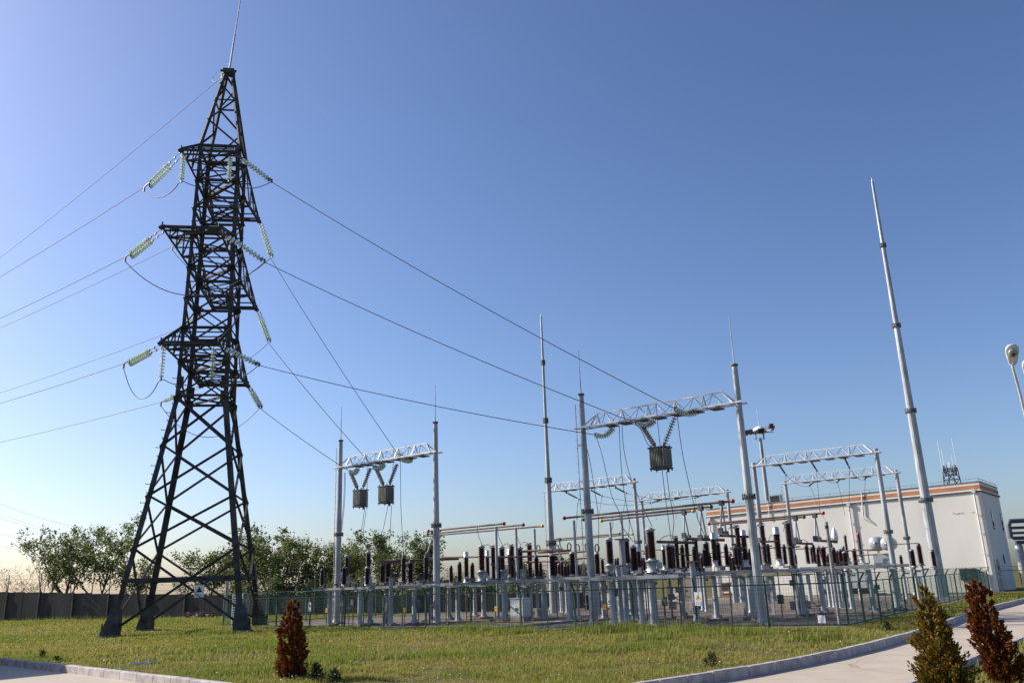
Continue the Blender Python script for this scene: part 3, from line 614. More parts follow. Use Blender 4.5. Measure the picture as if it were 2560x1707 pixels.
platform('front steel platform right of the middle gantry post, nearest the fence', 20.2, 25.6, -1.85, -1.15, 2.32, [(21.8, -1.5), (23.25, -1.3), (24.0, -1.6)])
platform('steel platform behind the front one in the middle bay', 19.5, 24.5, 1.2, 6.6, 2.4, [(22.3, 1.5), (20.6, 2.6), (21.6, 6.0)], 3)
platform('steel platform left of the right gantry post with control boxes', 24.6, 28.4, 2.6, 8.6, 2.42, [(24.8, 3.4), (26.4, 4.2), (27.6, 7.8)], 3)
platform('steel platform right of the right gantry post', 27.2, 31.4, 9.1, 14.6, 2.48, [(28.0, 9.6), (30.6, 9.6), (30.8, 13.2)], 3)
platform('low far steel platform before the white building', 17, 24.5, 19, 26.5, 2.3, [(20.5, 26), (23.9, 19.4), (21.4, 19.6), (17.2, 25.6)], 3)
platform('far steel platform behind the middle gantry post', 5.0, 13.5, 16, 22, 2.2, [(5.3, 16.3), (6.9, 18.2), (9.3, 16.4), (12.6, 21.5)], 3)
# free standing posts
def post(label, base, h, r=.14, cap=True, mt='galvanised_steel'):
    t = thing('steel_post', label, 'post', base, 'free standing steel posts'); m = MB(); m.lathe([(r*1.3, .12), (r, .3), (r*.95, h)], 12, None, base); 
    m.box(base+Z3*.1, r*3.6, r*3.6, .04); m.build('shaft', mt, t)
    if cap: m = MB(); m.box(base+Z3*(h+.03), r*3.4, r*3.4, .06); m.build('cap_plate', 'plinth_red', t)
    m = MB(); m.box(base+Z3*.03, .8, .8, .12); m.build('plinth', 'plinth_red', t)
for lab, (bx, by), (tx, ty), r in [('round steel post with a flat cap under the left gantry', Z780(882, 1405), Z780(885, 860), .135),
     ('round steel post with flat cap right of the middle gantry post', Z1400(690, 1395), Z1400(680, 730), .14), ('tallest round steel post beside the middle bay grey tanks', Z1400(752, 1372), Z1400(703, 432), .16),
     ('round steel post with flat cap beside the yellow triangle sign', Z1400(1538, 1378), Z1400(1490, 680), .15), ('slim round post with a yellow tag in the middle bay', Z1400(1095, 1395), Z1400(1065, 930), .06)]:
    b = gnd(bx, by); post(lab, b, zat(b, tx, ty)-.05, r)
for lab, key, f, v in [('red ball', 'a', (625, 275), 3.75), ('green ball', 'b', (848, 285), 6.15), ('yellow ball', 'c', (1055, 300), 8.55)]:
    top = onv(*Z1100(*f), v); post(f'slender steel support under the left bay busbar with the {lab}', Vector((top.x, top.y, 0)), top.z-.12, .09, False)
for lab, key, f, v in [('red ball', 'd', (155, 205), 2.65), ('yellow ball', 'f', (558, 225), 7.3), ('red ball, farther right', 'd', (683, 135), 2.65)]:
    top = onv(*Z1400(*f), v); post(f'slender steel support under the middle bay busbar with the {lab}', Vector((top.x, top.y, 0)), top.z-.1, .075, False)
b = gnd(*Z1700(1790, 1392)); t = thing('conduit_pole', 'slim grey pole with a blue ring beside the fence corner', 'pole', b)
h = zat(b, *Z1700(1765, 235)); m = MB(); m.tube([b, b+Z3*h], .075, 10); m.build('shaft', 'conduit', t)
m = MB(); m.lathe([(.082, 0), (.082, .14)], 10, None, b+Z3*(h*.93)); m.build('blue_ring', 'rack_blue', t)
# ================================================================ INSULATORS
def ribbed(m, z0, z1, rc, rs, n, nseg=12, mt=None, base=(0, 0, 0)):
    pr = [(rc, z0)]; p = (z1-z0)/n
    for i in range(n): z = z0+i*p; r = rs if i % 2 == 0 else rs*.88; pr += [(rc, z+.1*p), (r, z+.45*p), (r*.97, z+.6*p), (rc, z+.85*p)]
    pr += [(rc, z1)]; return m.lathe(pr, nseg, mt, base)
PROTO = {}
def proto(kind):
    if kind in PROTO: o = PROTO[kind]; return copy_tree(o)
    b = Vector((0, 0, 0))
    if kind == 'post_insulator':       # height 1
        t = thing(kind, '-', 'insulator', b); m = MB(); ribbed(m, .09, .88, .065, .115, 16); m.build('ribbed_column', 'porcelain_brown', t)
        m = MB(); m.lathe([(.09, 0), (.09, .06), (.07, .1)], 10); m.build('base_fitting', 'flange_steel', t); m = MB(); m.lathe([(.065, .87), (.065, .96), (.04, 1)], 10); m.build('top_fitting', 'flange_steel', t)
    elif kind == 'surge_arrester':     # pole with a wider foot and head ring
        t = thing(kind, '-', 'insulator', b); m = MB(); ribbed(m, .07, .9, .075, .125, 22); m.build('ribbed_column', 'porcelain_brown', t)
        m = MB(); m.lathe([(.12, 0), (.12, .05), (.08, .08)], 10); m.build('base_fitting', 'galvanised_steel', t); m = MB(); m.lathe([(.09, .89), (.1, .93), (.05, .97), (.03, 1)], 10); m.build('top_fitting', 'galvanised_steel', t)
    elif kind == 'current_transformer':  # height 1: tank .27, column, cap
        t = thing(kind, '-', 'transformer', b); m = MB(); m.lathe([(.135, 0), (.135, .02), (.125, .03), (.125, .24), (.15, .245), (.15, .265), (.09, .275), (.085, .31)], 16); m.box((.14, -.02, .15), .1, .12, .14); m.build('tank', 'tank_grey', t)
        m = MB(); ribbed(m, .31, .90, .07, .102, 22); m.build('ribbed_column', 'porcelain_brown', t)
        m = MB(); m.lathe([(.085, .90), (.085, .925), (.11, .93), (.11, .955), (.06, .96), (.05, .985), (.02, 1.0)], 14); m.build('cap', 'tank_grey', t)
    elif kind == 'voltage_transformer':  # silver domed head
        t = thing(kind, '-', 'transformer', b); m = MB(); m.lathe([(.11, 0), (.11, .03), (.075, .05), (.075, .17), (.10, .19)], 14); m.build('base_can', 'galvanised_bright', t)
        m = MB(); ribbed(m, .19, .80, .062, .098, 18); m.build('ribbed_column', 'porcelain_brown', t)
        m = MB(); m.lathe([(.085, .80), (.09, .83), (.075, .845), (.078, .96), (.06, .99), (.01, 1.0)], 14); m.build('domed_head', 'silver', t)
    elif kind == 'circuit_breaker':    # support column, middle flange, interrupter column, slanted terminal
        t = thing(kind, '-', 'circuit breaker', b); m = MB(); ribbed(m, .05, .42, .045, .068, 12); m.build('support_column', 'porcelain_brown', t)
        m = MB(); ribbed(m, .48, .92, .055, .078, 16); m.build('interrupter_column', 'porcelain_brown', t)
        m = MB(); m.lathe([(.08, 0), (.08, .03), (.06, .05)], 12); m.build('base_fitting', 'flange_steel', t); m = MB(); m.lathe([(.05, .42), (.085, .43), (.085, .47), (.06, .48)], 12); m.bar((.08, 0, .45), (.22, 0, .45), .03); m.build('middle_flange', 'flange_steel', t); m = MB(); m.lathe([(.06, .92), (.075, .93), (.07, .96), (.04, .97)], 12); m.box((-.03, 0, .985), .16, .06, .03, None, Vector((1, 0, .35)).normalized(), Vector((0, 1, 0)), Vector((-.35, 0, 1)).normalized()); m.build('top_terminal', 'flange_steel', t)
    elif kind == 'bushing':
        t = thing(kind, '-', 'bushing', b); m = MB(); ribbed(m, .22, .93, .05, .085, 22); m.build('ribbed_column', 'porcelain_brown', t)
        m = MB(); m.lathe([(.14, 0), (.14, .04), (.1, .05), (.1, .16), (.12, .17), (.12, .2), (.07, .22)], 12); m.build('turret', 'tank_grey', t)
        m = MB(); m.lathe([(.07, .92), (.085, .95), (.05, .98), (.02, 1.02)], 10); m.build('terminal', 'flange_steel', t)
    PROTO[kind] = t; return t
ITEMS = [  # kind, window, x, y base, y top, row v, width factor
 ('post_insulator', Z780, 110, 958, 765, -2.5, 1), ('surge_arrester', Z780, 359, 955, 738, -2.5, .9), ('surge_arrester', Z780, 617, 955, 738, -2.5, .9),
 ('current_transformer', Z780, 385, 962, 605, -1.1, .8), ('current_transformer', Z780, 628, 962, 560, -1.2, .85),
 ('post_insulator', Z780, 787, 930, 705, 1.0, 1), ('post_insulator', Z780, 852, 930, 675, 1.4, 1), ('post_insulator', Z780, 1026, 930, 610, 1.0, 1), ('post_insulator', Z780, 1104, 930, 675, 1.4, 1), ('post_insulator', Z780, 1280, 928, 600, 1.5, 1),
 ('post_insulator', Z1100, 125, 925, 730, 4.0, 1), ('post_insulator', Z1100, 222, 925, 690, 4.2, 1), ('post_insulator', Z1100, 365, 925, 698, 4.5, 1),
 ('voltage_transformer', Z1100, 298, 920, 572, 4.0, 1), ('voltage_transformer', Z1100, 537, 905, 558, 6.2, .9), ('voltage_transformer', Z1100, 790, 895, 543, 8.3, 1.05),
 ('current_transformer', Z1100, 472, 907, 498, 3.75, 1.02), ('current_transformer', Z1100, 702, 895, 508, 6.15, 1), ('current_transformer', Z1100, 906, 885, 514, 8.55, 1),
 ('circuit_breaker', Z1100, 603, 890, 512, 4.2, 1.1), ('circuit_breaker', Z1100, 815, 880, 500, 6.6, 1.1), ('circuit_breaker', Z1100, 1014, 872, 486, 8.8, 1.2),
 ('post_insulator', Z1100, 655, 890, 620, 5.2, 1), ('post_insulator', Z1100, 868, 880, 625, 7, 1.1), ('post_insulator', Z1100, 1087, 865, 615, 5, 1), ('post_insulator', Z1100, 1132, 868, 685, 7, .9),
 ('surge_arrester', Z1100, 1268, 860, 595, 5, 1), ('surge_arrester', Z1100, 1292, 860, 600, 7, .9), ('post_insulator', Z1100, 1340, 860, 705, 8, .9), ('post_insulator', Z1100, 1370, 855, 680, 6, .9), ('post_insulator', Z1100, 1440, 850, 712, 7.8, .9), ('surge_arrester', Z1100, 1493, 845, 570, 4, 1.0), ('post_insulator', Z1100, 1558, 848, 715, 7, .9),
 ('surge_arrester', Z1400, 425, 840, 578, 2.6, .9), ('post_insulator', Z1400, 483, 825, 655, 4.5, 1),
 ('current_transformer', Z1400, 572, 840, 415, 2.6, 1.05), ('current_transformer', Z1400, 767, 828, 420, 4.4, 1), ('current_transformer', Z1400, 1045, 808, 300, -1.5, 1.1),
 ('post_insulator', Z1400, 632, 830, 650, 6, .8), ('post_insulator', Z1400, 656, 830, 640, 5.8, .8), ('surge_arrester', Z1400, 840, 815, 500, -1.5, 1), ('voltage_transformer', Z1400, 895, 800, 520, 3, 1), ('post_insulator', Z1400, 948, 795, 640, 5, .9),
 ('surge_arrester', Z1400, 1000, 790, 480, 2.5, .8), ('voltage_transformer', Z1400, 1176, 775, 500, 4, 1), ('surge_arrester', Z1400, 1240, 785, 485, -1.3, .9), ('surge_arrester', Z1400, 1272, 772, 492, 3, .9),
 ('circuit_breaker', Z1400, 1325, 770, 405, 4.2, 1.1), ('post_insulator', Z1400, 1385, 768, 495, 4.8, .9), ('circuit_breaker', Z1400, 1440, 765, 430, 4.5, 1.1), ('post_insulator', Z1400, 1520, 762, 515, 5, .9), ('circuit_breaker', Z1400, 1545, 760, 440, 6.6, 1.1),
 ('surge_arrester', Z1400, 1632, 755, 535, 3, .8), ('surge_arrester', Z1400, 1658, 752, 455, 3.2, .9), ('post_insulator', Z1400, 1692, 750, 600, 6, .9),
 ('voltage_transformer', Z1700, 400, 748, 358, 4, 1), ('surge_arrester', Z1700, 440, 748, 465, 6, 1), ('post_insulator', Z1700, 535, 745, 485, 6.5, .9), ('post_insulator', Z1700, 640, 742, 500, 7, .9), ('circuit_breaker', Z1700, 680, 742, 285, 4.5, 1), ('voltage_transformer', Z1700, 745, 745, 328, 6.5, 1),
 ('post_insulator', Z1700, 902, 725, 470, 10.5, .9), ('circuit_breaker', Z1700, 962, 722, 262, 10, 1), ('post_insulator', Z1700, 1005, 722, 485, 11, .9), ('voltage_transformer', Z1700, 1120, 735, 292, 9.3, 1.1), ('post_insulator', Z1700, 1186, 715, 490, 11, .9),
 ('circuit_breaker', Z1700, 1262, 765, 232, 9.2, 1), ('post_insulator', Z1700, 1306, 715, 600, 12.5, .9), ('post_insulator', Z1700, 1440, 712, 485, 12, .9), ('post_insulator', Z1700, 1490, 710, 520, 13.2, .8), ('post_insulator', Z1700, 1518, 710, 495, 12.5, .8), ('post_insulator', Z1700, 1562, 710, 525, 13.4, .8)]
wordk = {'post_insulator': 'thin brown post insulator', 'surge_arrester': 'brown ribbed arrester column', 'current_transformer': 'brown ribbed column on a grey tank', 'voltage_transformer': 'brown ribbed column with a silver domed head', 'circuit_breaker': 'two stage brown breaker column'}
area = {}
for it in ITEMS:
    x = it[1](it[2], 0)[0]; ar = 'under the left gantry' if x < 1095 else ('between the two gantries' if x < 1478 else ('under the middle gantry' if x < 1885 else 'before the white building'))
    area.setdefault((it[0], ar), []).append((x, it))
for (kd, ar), lst in area.items():
    lst.sort(key=lambda q: q[0])
    for n, (x, it) in enumerate(lst):
        kind, f, px, yb, yt, v, wf = it; b = onv(*f(px, yb), v); h = zat(b, *f(px, yt))-b.z
        o = proto(kind); o.location = b; o.scale = (h*wf*(1.35 if kind in ('post_insulator', 'surge_arrester') and h < 1.6 else 1), h*wf*(1.35 if kind in ('post_insulator', 'surge_arrester') and h < 1.6 else 1), h); o.rotation_euler = (0, 0, UANG)
        pos = f'{ORDW[n]} from the left {ar}' if len(lst) > 1 else ar
        tag(o, f'{wordk[kind]}, {pos}', None, {'post_insulator': 'thin post insulators', 'surge_arrester': 'brown arresters', 'current_transformer': 'tank mounted transformers', 'voltage_transformer': 'silver headed transformers', 'circuit_breaker': 'breaker columns'}[kind])
# short stub posts under items that stand clear of a platform are hidden by the deck; A shaped disconnector arms
for i, (f, ap, l, r, v, lab) in enumerate([(Z780, (1362, 360), (1292, 600), (1372, 628), 4, 'pair of slanting disconnector rods behind the left gantry right post'), (Z1400, (1390, 140), (1388, 395), (1445, 415), 7.3, 'leftmost pair of slanting rods below the middle busbars'), (Z1400, (1578, 90), (1572, 420), (1640, 420), 5.0, 'middle pair of slanting rods below the middle busbars'),
        (Z1700, (465, 30), (455, 345), (518, 375), 2.65, 'rightmost pair of slanting rods below the middle busbars'), (Z1700, (1293, 205), (1298, 445), (1342, 465), 12.4, 'left pair of slanting rods before the white building'), (Z1700, (1510, 170), (1518, 430), (1560, 440), 10, 'right pair of slanting rods before the white building'), (Z1100, (1338, 440), (1322, 560), (1358, 555), 20, 'small far pair of slanting rods left of the middle gantry')]):
    a = onv(*f(*ap), v); p, q = onv(*f(*l), v-.25), onv(*f(*r), v+.25); t = thing('disconnector', lab, 'disconnector', p, 'slanting disconnector rods')
    for e in (p, q): m = MB(); m.tube([e, a], [.055, .04], 8); m.build('rod', 'galvanised_steel', t)
    
    for e, sz in ((a, (.2, .3, .25)), (p, (.22, .2, .3)), (q, (.2, .2, .26))): m = MB(); m.box(e, *sz); m.build('contact', 'flange_steel', t)
# small ring terminals
for i, (f, x, y, v) in enumerate([(Z1100, 1100, 542, 6), (Z1100, 1447, 522, 4.6), (Z1100, 1540, 535, 4), (Z1100, 1645, 520, 4), (Z1400, 415, 537, 3), (Z1100, 1312, 545, 4)]):
    c = onv(*f(x, y), v); m = MB(); r = .22; m.tube([c+U3*(r*.6*math.cos(a))+Z3*(r*math.sin(a)) for a in [R(k*30) for k in range(13)]], .035, 6, None, True, False)
    tag(m.build('corona_ring', 'flange_steel', None, c), f'small grey terminal ring above the insulators, {ORDW[i]} of six from the left' , 'ring', 'small terminal rings')
fars = []
for (ua, ub, va, vb, n) in ((4.5, 13.5, 13, 21, 12), (14, 19, 10, 18, 8), (19.8, 27.5, 11, 21, 12), (22, 29.5, 26, 33, 7)):
    for i in range(n): fars.append((ua+(ub-ua)*((i*.618+.13) % 1), va+(vb-va)*((i*.382+.4) % 1)))
fars = [(proj_x(P(u, v, 3)), u, v) for u, v in fars]; fars.sort()
for i, (x, u, v) in enumerate(fars):
    hz = 2.15+.25*((i*7) % 5)/4; hi = 1.05+.5*((i*3) % 7)/6; o = proto('post_insulator' if i % 3 else 'surge_arrester'); o.location = P(u, v, hz); o.scale = (hi*1.35, hi*1.35, hi)
    near = 'left of the middle gantry' if x < 1478 else ('behind the middle gantry' if x < 1885 else 'before the white building'); k = sum(1 for q in fars[:i] if (q[0] < 1478, q[0] < 1885) == (x < 1478, x < 1885))
    o['label'] = f'far brown insulator on a slim stand {near}, number {k+1} from the left'; o['group'] = 'far stand mounted insulators'
    if 'number 1 ' in o['label']: o['label'] = f'far brown insulator on a slim stand {near}, the leftmost'
    elif k < 20: o['label'] = f'far brown insulator on a slim stand {near}, {ORDW[k]} from the left'
    st = thing('steel_stand', f'slim steel stand of a far insulator {near}, {ORDW[min(k, 19)]} from the left', 'stand', P(u, v), 'stands of the far insulators'); m = MB(); m.lathe([(.15, 0), (.11, .1), (.10, hz)], 10, None, P(u, v)); m.build('shaft', 'galvanised_steel', st); m = MB(); m.box(P(u, v, hz-.02), .5, .3, .05); m.bar(P(u, v, hz-.3), P(u, v, hz-.3)+U3*.45, .12); m.build('top_bracket', 'flange_steel', st)
    if i % 4 == 1 and i+1 < len(fars):
        a = P(u, v, hz+hi); b = a+U3*2.4*(1 if i % 8 == 1 else -1); m = MB(); m.tube([a, b], .04, 6); tag(m.build('connecting_tube', 'bus_tube', None, a), f'thin tube above the {ORDW[min(k, 19)]} far stand {near}', 'busbar', 'thin far tubes')
# ================================================================ DROP WIRES
WI = [  # list of (window, x, y) with start row and end row, label
 ([(Zgs, 318, 905), (Zgs, 312, 1150), (Zgs, 285, 1480), (Z780, 318, 560), (Z780, 383, 612)], 0, -1.1, 'wire beside the left gantry left post'),
 ([(Zgs, 326, 905), (Zgs, 322, 1150), (Zgs, 292, 1480)], 0, 0, 'second wire beside the left gantry left post'),
 ([(Zgs, 540, 838), (Zgs, 540, 1100), (Zgs, 535, 1240), (Zgs, 505, 1500), (Z780, 625, 575)], 0, -1.1, 'wire passing the left finned box'),
 ([(Zgs, 517, 1245), (Zgs, 470, 1560), (Z780, 530, 440), (Z780, 440, 640)], 0, -1, 'left wire below the left finned box'),
 ([(Zgs, 800, 680), (Zgs, 790, 900), (Zgs, 768, 1050)], 0, 0, 'wire from the top beam clamp to the right finned box'),
 ([(Zgs, 750, 1200), (Zgs, 705, 1430), (Z780, 780, 395), (Z780, 787, 700)], 0, 1, 'left wire below the right finned box'),
 ([(Zgs, 780, 1225), (Zgs, 766, 1480), (Z780, 878, 350), (Z780, 852, 672)], 0, 1.4, 'right wire below the right finned box'),
 ([(Zgs, 866, 790), (Zgs, 870, 1150), (Z780, 995, 60), (Z780, 1008, 330), (Z780, 1026, 605)], 0, 1, 'lone wire from the left beam to a tall thin insulator'),
 ([(Zgb, 450, 845), (Zgb, 495, 1010), (Zgb, 545, 1300), (Zgb, 580, 1568), (Z1400, 428, 520), (Z1400, 425, 575)], 0, 2.6, 'wire just right of the middle gantry left post'),
 ([(Zgb, 555, 830), (Zgb, 610, 1000), (Zgb, 690, 1340), (Zgb, 760, 1500), (Z1400, 690, 280), (Z1400, 820, 465)], 0, -1.2, 'wire from the leftmost glass string of the middle beam'),
 ([(Zgb, 760, 750), (Zgb, 768, 950), (Zgb, 792, 1250), (Zgb, 850, 1568), (Z1400, 825, 380), (Z1400, 840, 498)], 0, -1.5, 'left one of two close wires from the middle beam'),
 ([(Zgb, 785, 735), (Zgb, 800, 950), (Zgb, 870, 1230), (Zgb, 1020, 1568), (Z1400, 1035, 290)], 0, -1.5, 'right one of two close wires, ending on the largest grey tank column'),
 ([(Zgb, 910, 728), (Zgb, 960, 800), (Zgb, 1005, 900), (Zgb, 1060, 936)], 0, 0, 'short wire bowing to the large finned box'),
 ([(Zgb, 1080, 545), (Zgb, 1098, 750), (Zgb, 1120, 950), (Zgb, 1134, 1130), (Zgb, 1160, 1350), (Z1400, 1216, 224), (Z1400, 1250, 470)], -.25, -1.3, 'long wire passing before the large finned box'),
 ([(Zgb, 1172, 1145), (Zgb, 1195, 1330), (Z1400, 1262, 130), (Z1400, 1275, 260), (Z1400, 1262, 400), (Z1400, 1272, 485)], 0, 3, 'wire below the right foot of the large finned box'),
 ([(Zgb, 1265, 662), (Zgb, 1300, 920), (Zgb, 1345, 1150), (Zgb, 1440, 1540), (Z1400, 1650, 450)], 0, 3.2, 'wire from the right end glass string of the middle beam'),
 ([(Z1100, 418, 295), (Z1100, 428, 390), (Z1100, 460, 470), (Z1100, 470, 500)], 3.75, 3.75, 'short wire dropping from the red ball busbar to the left grey tank column'),
 ([(Z1100, 645, 310), (Z1100, 655, 400), (Z1100, 690, 480), (Z1100, 700, 508)], 6.15, 6.15, 'short wire dropping from the green ball busbar to the middle grey tank column'),
 ([(Z1100, 858, 330), (Z1100, 866, 410), (Z1100, 895, 480), (Z1100, 904, 514)], 8.55, 8.55, 'short wire dropping from the yellow ball busbar to the right grey tank column'),
 ([(Z1100, 475, 508), (Z1100, 530, 498), (Z1100, 575, 515), (Z1100, 600, 530)], 3.75, 4.2, 'arched link from the left grey tank column to its breaker'),
 ([(Z1100, 705, 510), (Z1100, 745, 485), (Z1100, 780, 500), (Z1100, 812, 515)], 6.15, 6.6, 'arched link from the middle grey tank column to its breaker'),
 ([(Z1100, 906, 500), (Z1100, 935, 470), (Z1100, 975, 478), (Z1100, 1010, 497)], 8.55, 8.8, 'arched link from the right grey tank column to its breaker'),
 ([(Z1400, 588, 180), (Z1400, 592, 270), (Z1400, 578, 330), (Z1400, 572, 415)], 5, 2.6, 'wire from the green busbar to a middle bay grey tank column'),
 ([(Z1400, 773, 215), (Z1400, 775, 320), (Z1400, 765, 380), (Z1400, 767, 420)], 7.3, 4.4, 'wire from the yellow busbar to a middle bay grey tank column'),
 ([(Z1400, 1110, 455), (Z1400, 1160, 410), (Z1400, 1230, 395), (Z1400, 1320, 410)], 3, 4.2, 'arched wire to the leftmost breaker of the middle bay'),
 ([(Z1700, 540, 325), (Z1700, 590, 285), (Z1700, 640, 285), (Z1700, 665, 295)], 4, 4.5, 'arched wire on the breaker left of the right gantry post'),
 ([(Z1700, 850, 370), (Z1700, 862, 300), (Z1700, 900, 255), (Z1700, 950, 265)], 7, 10, 'arched wire on the breaker right of the right gantry post'),
 ([(Z1700, 985, 470), (Z1700, 1020, 390), (Z1700, 1075, 378), (Z1700, 1120, 395)], 9.4, 9.3, 'arched wire on the large silver head column'),
 ([(Z1700, 1160, 350), (Z1700, 1172, 270), (Z1700, 1195, 230), (Z1700, 1230, 245)], 9.3, 9.2, 'arched wire on the tallest breaker column'),
 ([(Z1700, 1345, 455), (Z1700, 1385, 440), (Z1700, 1420, 460), (Z1700, 1440, 485)], 12, 12, 'small arched wire before the white building'),
 ([(Z1100, 1555, 0), (Z1100, 1538, 60), (Z1100, 1535, 220), (Z1100, 1515, 480)], 24, 22, 'thin wire left of the middle gantry ladder')]
for pts, v0, v1, lab in WI:
    L = len(pts); q = [onv(*f(x, y), v0+(v1-v0)*i/(L-1)) for i, (f, x, y) in enumerate(pts)]
    cable(lab, smooth_path(q, 5), .017, 'cable_dark', 'drop_wire', 'thin drop wires')
# strings and wires of the plain back gantries
pi_ = 0
for f, a, b, v, dn, lab in [(Zgb, (300, 1328), (412, 1385), 24, [(405, 1390), (392, 1480), (388, 1560)], 'left gantry behind the left bay, leftmost'), (Zgb, (520, 1310), (612, 1357), 24, [(608, 1365), (598, 1440), (585, 1510)], 'left gantry behind the left bay, middle'), (Zgb, (730, 1285), (822, 1332), 24, [(822, 1340), (810, 1410), (795, 1490)], 'left gantry behind the left bay, rightmost'),
        (Zgb, (1125, 1392), (1030, 1420), 41, [(1035, 1425), (1060, 1490), (1090, 1565)], 'far left gantry, leftmost'), (Zgb, (1310, 1368), (1220, 1394), 41, [(1222, 1400), (1250, 1480), (1262, 1560)], 'far left gantry, middle'), (Zgb, (1500, 1345), (1420, 1374), 41, [(1422, 1380), (1432, 1450), (1450, 1568)], 'far left gantry, rightmost'),
        (Z1830, (375, 1142), (425, 1215), 23.5, [(422, 1218), (422, 1255)], 'nearer gantry before the white building, leftmost'), (Z1830, (620, 1108), (665, 1178), 23.5, [(665, 1180), (665, 1220), (690, 1500)], 'nearer gantry before the white building, middle'), (Z1830, (880, 1075), (918, 1152), 23.5, [(918, 1155), (920, 1190), (917, 1500)], 'nearer gantry before the white building, rightmost'),
        (Z1830, (640, 1268), (608, 1297), 38.5, [(612, 1300), (627, 1330), (690, 1500), (735, 1568)], 'farther gantry before the white building, leftmost'), (Z1830, (850, 1242), (824, 1270), 38.5, [(826, 1272), (837, 1305), (885, 1530)], 'farther gantry before the white building, middle'), (Z1830, (1065, 1215), (1042, 1248), 38.5, [(1043, 1250), (1043, 1285), (1030, 1545), (2000, 2000)], 'farther gantry before the white building, rightmost')]:
    A, B = onv(*f(*a), v), onv(*f(*b), v); t = thing('strain_insulator', 'dark polymer rod insulator on the '+lab, 'insulator', A, 'polymer rods of the plain gantries'); m = MB(); d = (B-A)
    L = d.length; m.lathe([(.02, 0), (.02, L*.12)]+[(.075 if i % 2 else .05, L*(.12+.7*i/16)) for i in range(17)]+[(.02, L*.84), (.02, L)], 8, None, A, d); m.build('rod', 'polymer_brown', t)
    m = MB(); m.box(A, .12, .12, .16); m.box(B, .1, .1, .14); m.build('end_fitting', 'flange_steel', t)
    dd = [onv(*f(*p), v) for p in dn if p[0] != 2000]; cable('drop wire of the '+lab.replace('gantry', 'gantry beam', 1), smooth_path(dd, 4), .015, 'cable_dark', 'drop_wire', 'drop wires of the plain gantries')
for f, a, b, v0, v1, lab in [(Zgb, (412, 1385), (1030, 1420), 24, 41, 'lowest slack wire linking the two plain left gantries'), (Zgb, (612, 1357), (1220, 1394), 24, 41, 'middle slack wire linking the two plain left gantries'), (Zgb, (822, 1332), (1420, 1374), 24, 41, 'upper slack wire linking the two plain left gantries'),
        (Z1830, (425, 1215), (608, 1297), 23.5, 38.5, 'left slack wire linking the two gantries before the white building'), (Z1830, (665, 1178), (824, 1270), 23.5, 38.5, 'middle slack wire linking the two gantries before the white building'), (Z1830, (918, 1152), (1042, 1248), 23.5, 38.5, 'right slack wire linking the two gantries before the white building')]:
    A, B = onv(*f(*a), v0), onv(*f(*b), v1); cable(lab, sag(A, B, .35, 12), .017, 'cable_dark', 'slack_wire', 'slack wires of the plain gantries')
# ================================================================ FENCE
def fence_panel(label, a, b, group, first_post=False, h=1.75, arm=.42, out=None):
    t = thing('fence_panel', label, 'fence', a, group); d = (b-a).normalized(); n = out or Vector((d.y, -d.x, 0)); L = (b-a).length
    for p in ([a] if first_post else [])+[b]:
        m = MB(); m.bar(p-Z3*.05, p+Z3*h, .075, None, None, n); m.bar(p+Z3*(h-.02), p+Z3*(h+arm*.8)+n*arm*.55, .06, None, None, d); m.build('post', 'fence_green', t)
    m = MB(); 
    for z in (.1, h-.02): m.bar(a+Z3*z, b+Z3*z, .05)
    mid = (a+b)/2; m.bar(mid+Z3*.1, mid+Z3*h, .035)
    m.build('rail', 'fence_green', t)
    m = MB(); w = .005
    nx = int(L/.10); nz = int((h-.12)/.17)
    for i in range(1, nx): p = a+d*(L*i/nx); m.bar(p+Z3*.1, p+Z3*(h-.02), w)
    for k in range(1, nz+1): z = .1+(h-.12)*k/nz; m.bar(a+Z3*z, b+Z3*z, w*1.3)
    top = n*arm*.55+Z3*(h+arm*.8); m.bar(a+top, b+top, .028)
    for i in range(1, int(L/.2)): p = a+d*(.2*i); m.bar(p+Z3*h, p+top, w)
    for f in (.33, .66): q = n*arm*.55*f+Z3*(h+arm*.8*f); m.bar(a+q, b+q, w*1.3)
    m.build('wire_mesh', 'fence_mesh_green', t); return t
fx = [557, 690, 774, 861, 958.6, 1064.6, 1178, 1303, 1439, 1586, 1744, 1923, 2122]
def on_fence(px):
    best = None
    for (u0, v0), (u1, v1) in zip(FENCE[:-1], FENCE[1:]):
        p0, p1 = P(u0, v0), P(u1, v1); d = p1-p0; nn = (-d.y, d.x, 0); q = onplane(px, 1560, p0, nn); q.z = 0; s = (q-p0).dot(d)/d.length_squared
        k = max(0, -s, s-1)
        if best is None or k < best[0]: best = (k, q)
    return best[1]
FP = [on_fence(x) for x in fx]
for i in range(len(FP)-1): fence_panel(f'green wire mesh panel of the front yard fence, {ORDW[i]} from its left end', FP[i], FP[i+1], 'front fence panels', i == 0)
sidepts = [FP[-1], P(32.45, 1.6), P(32.3, 4.6), P(32.1, 7.6), P(31.9, 10.6), P(31.75, 13.6), P(31.6, 16.8), P(31.45, 20), P(31.3, 23.5), P(31.1, 27), P(30.9, 31), P(30.7, 35), P(30.5, 39), P(30.35, 43)]
for i in range(len(sidepts)-1): fence_panel(f'green wire mesh panel of the side fence along the road, {ORDW[i]} from the corner', sidepts[i], sidepts[i+1], 'side fence panels')
lf = [FP[0]+V3*(3.4*i) for i in range(8)]
for i in range(len(lf)-1): fence_panel(f'green wire mesh panel of the fence behind the pylon leg, {ORDW[i]} from the front', lf[i], lf[i+1], 'left fence panels', out=-U3)
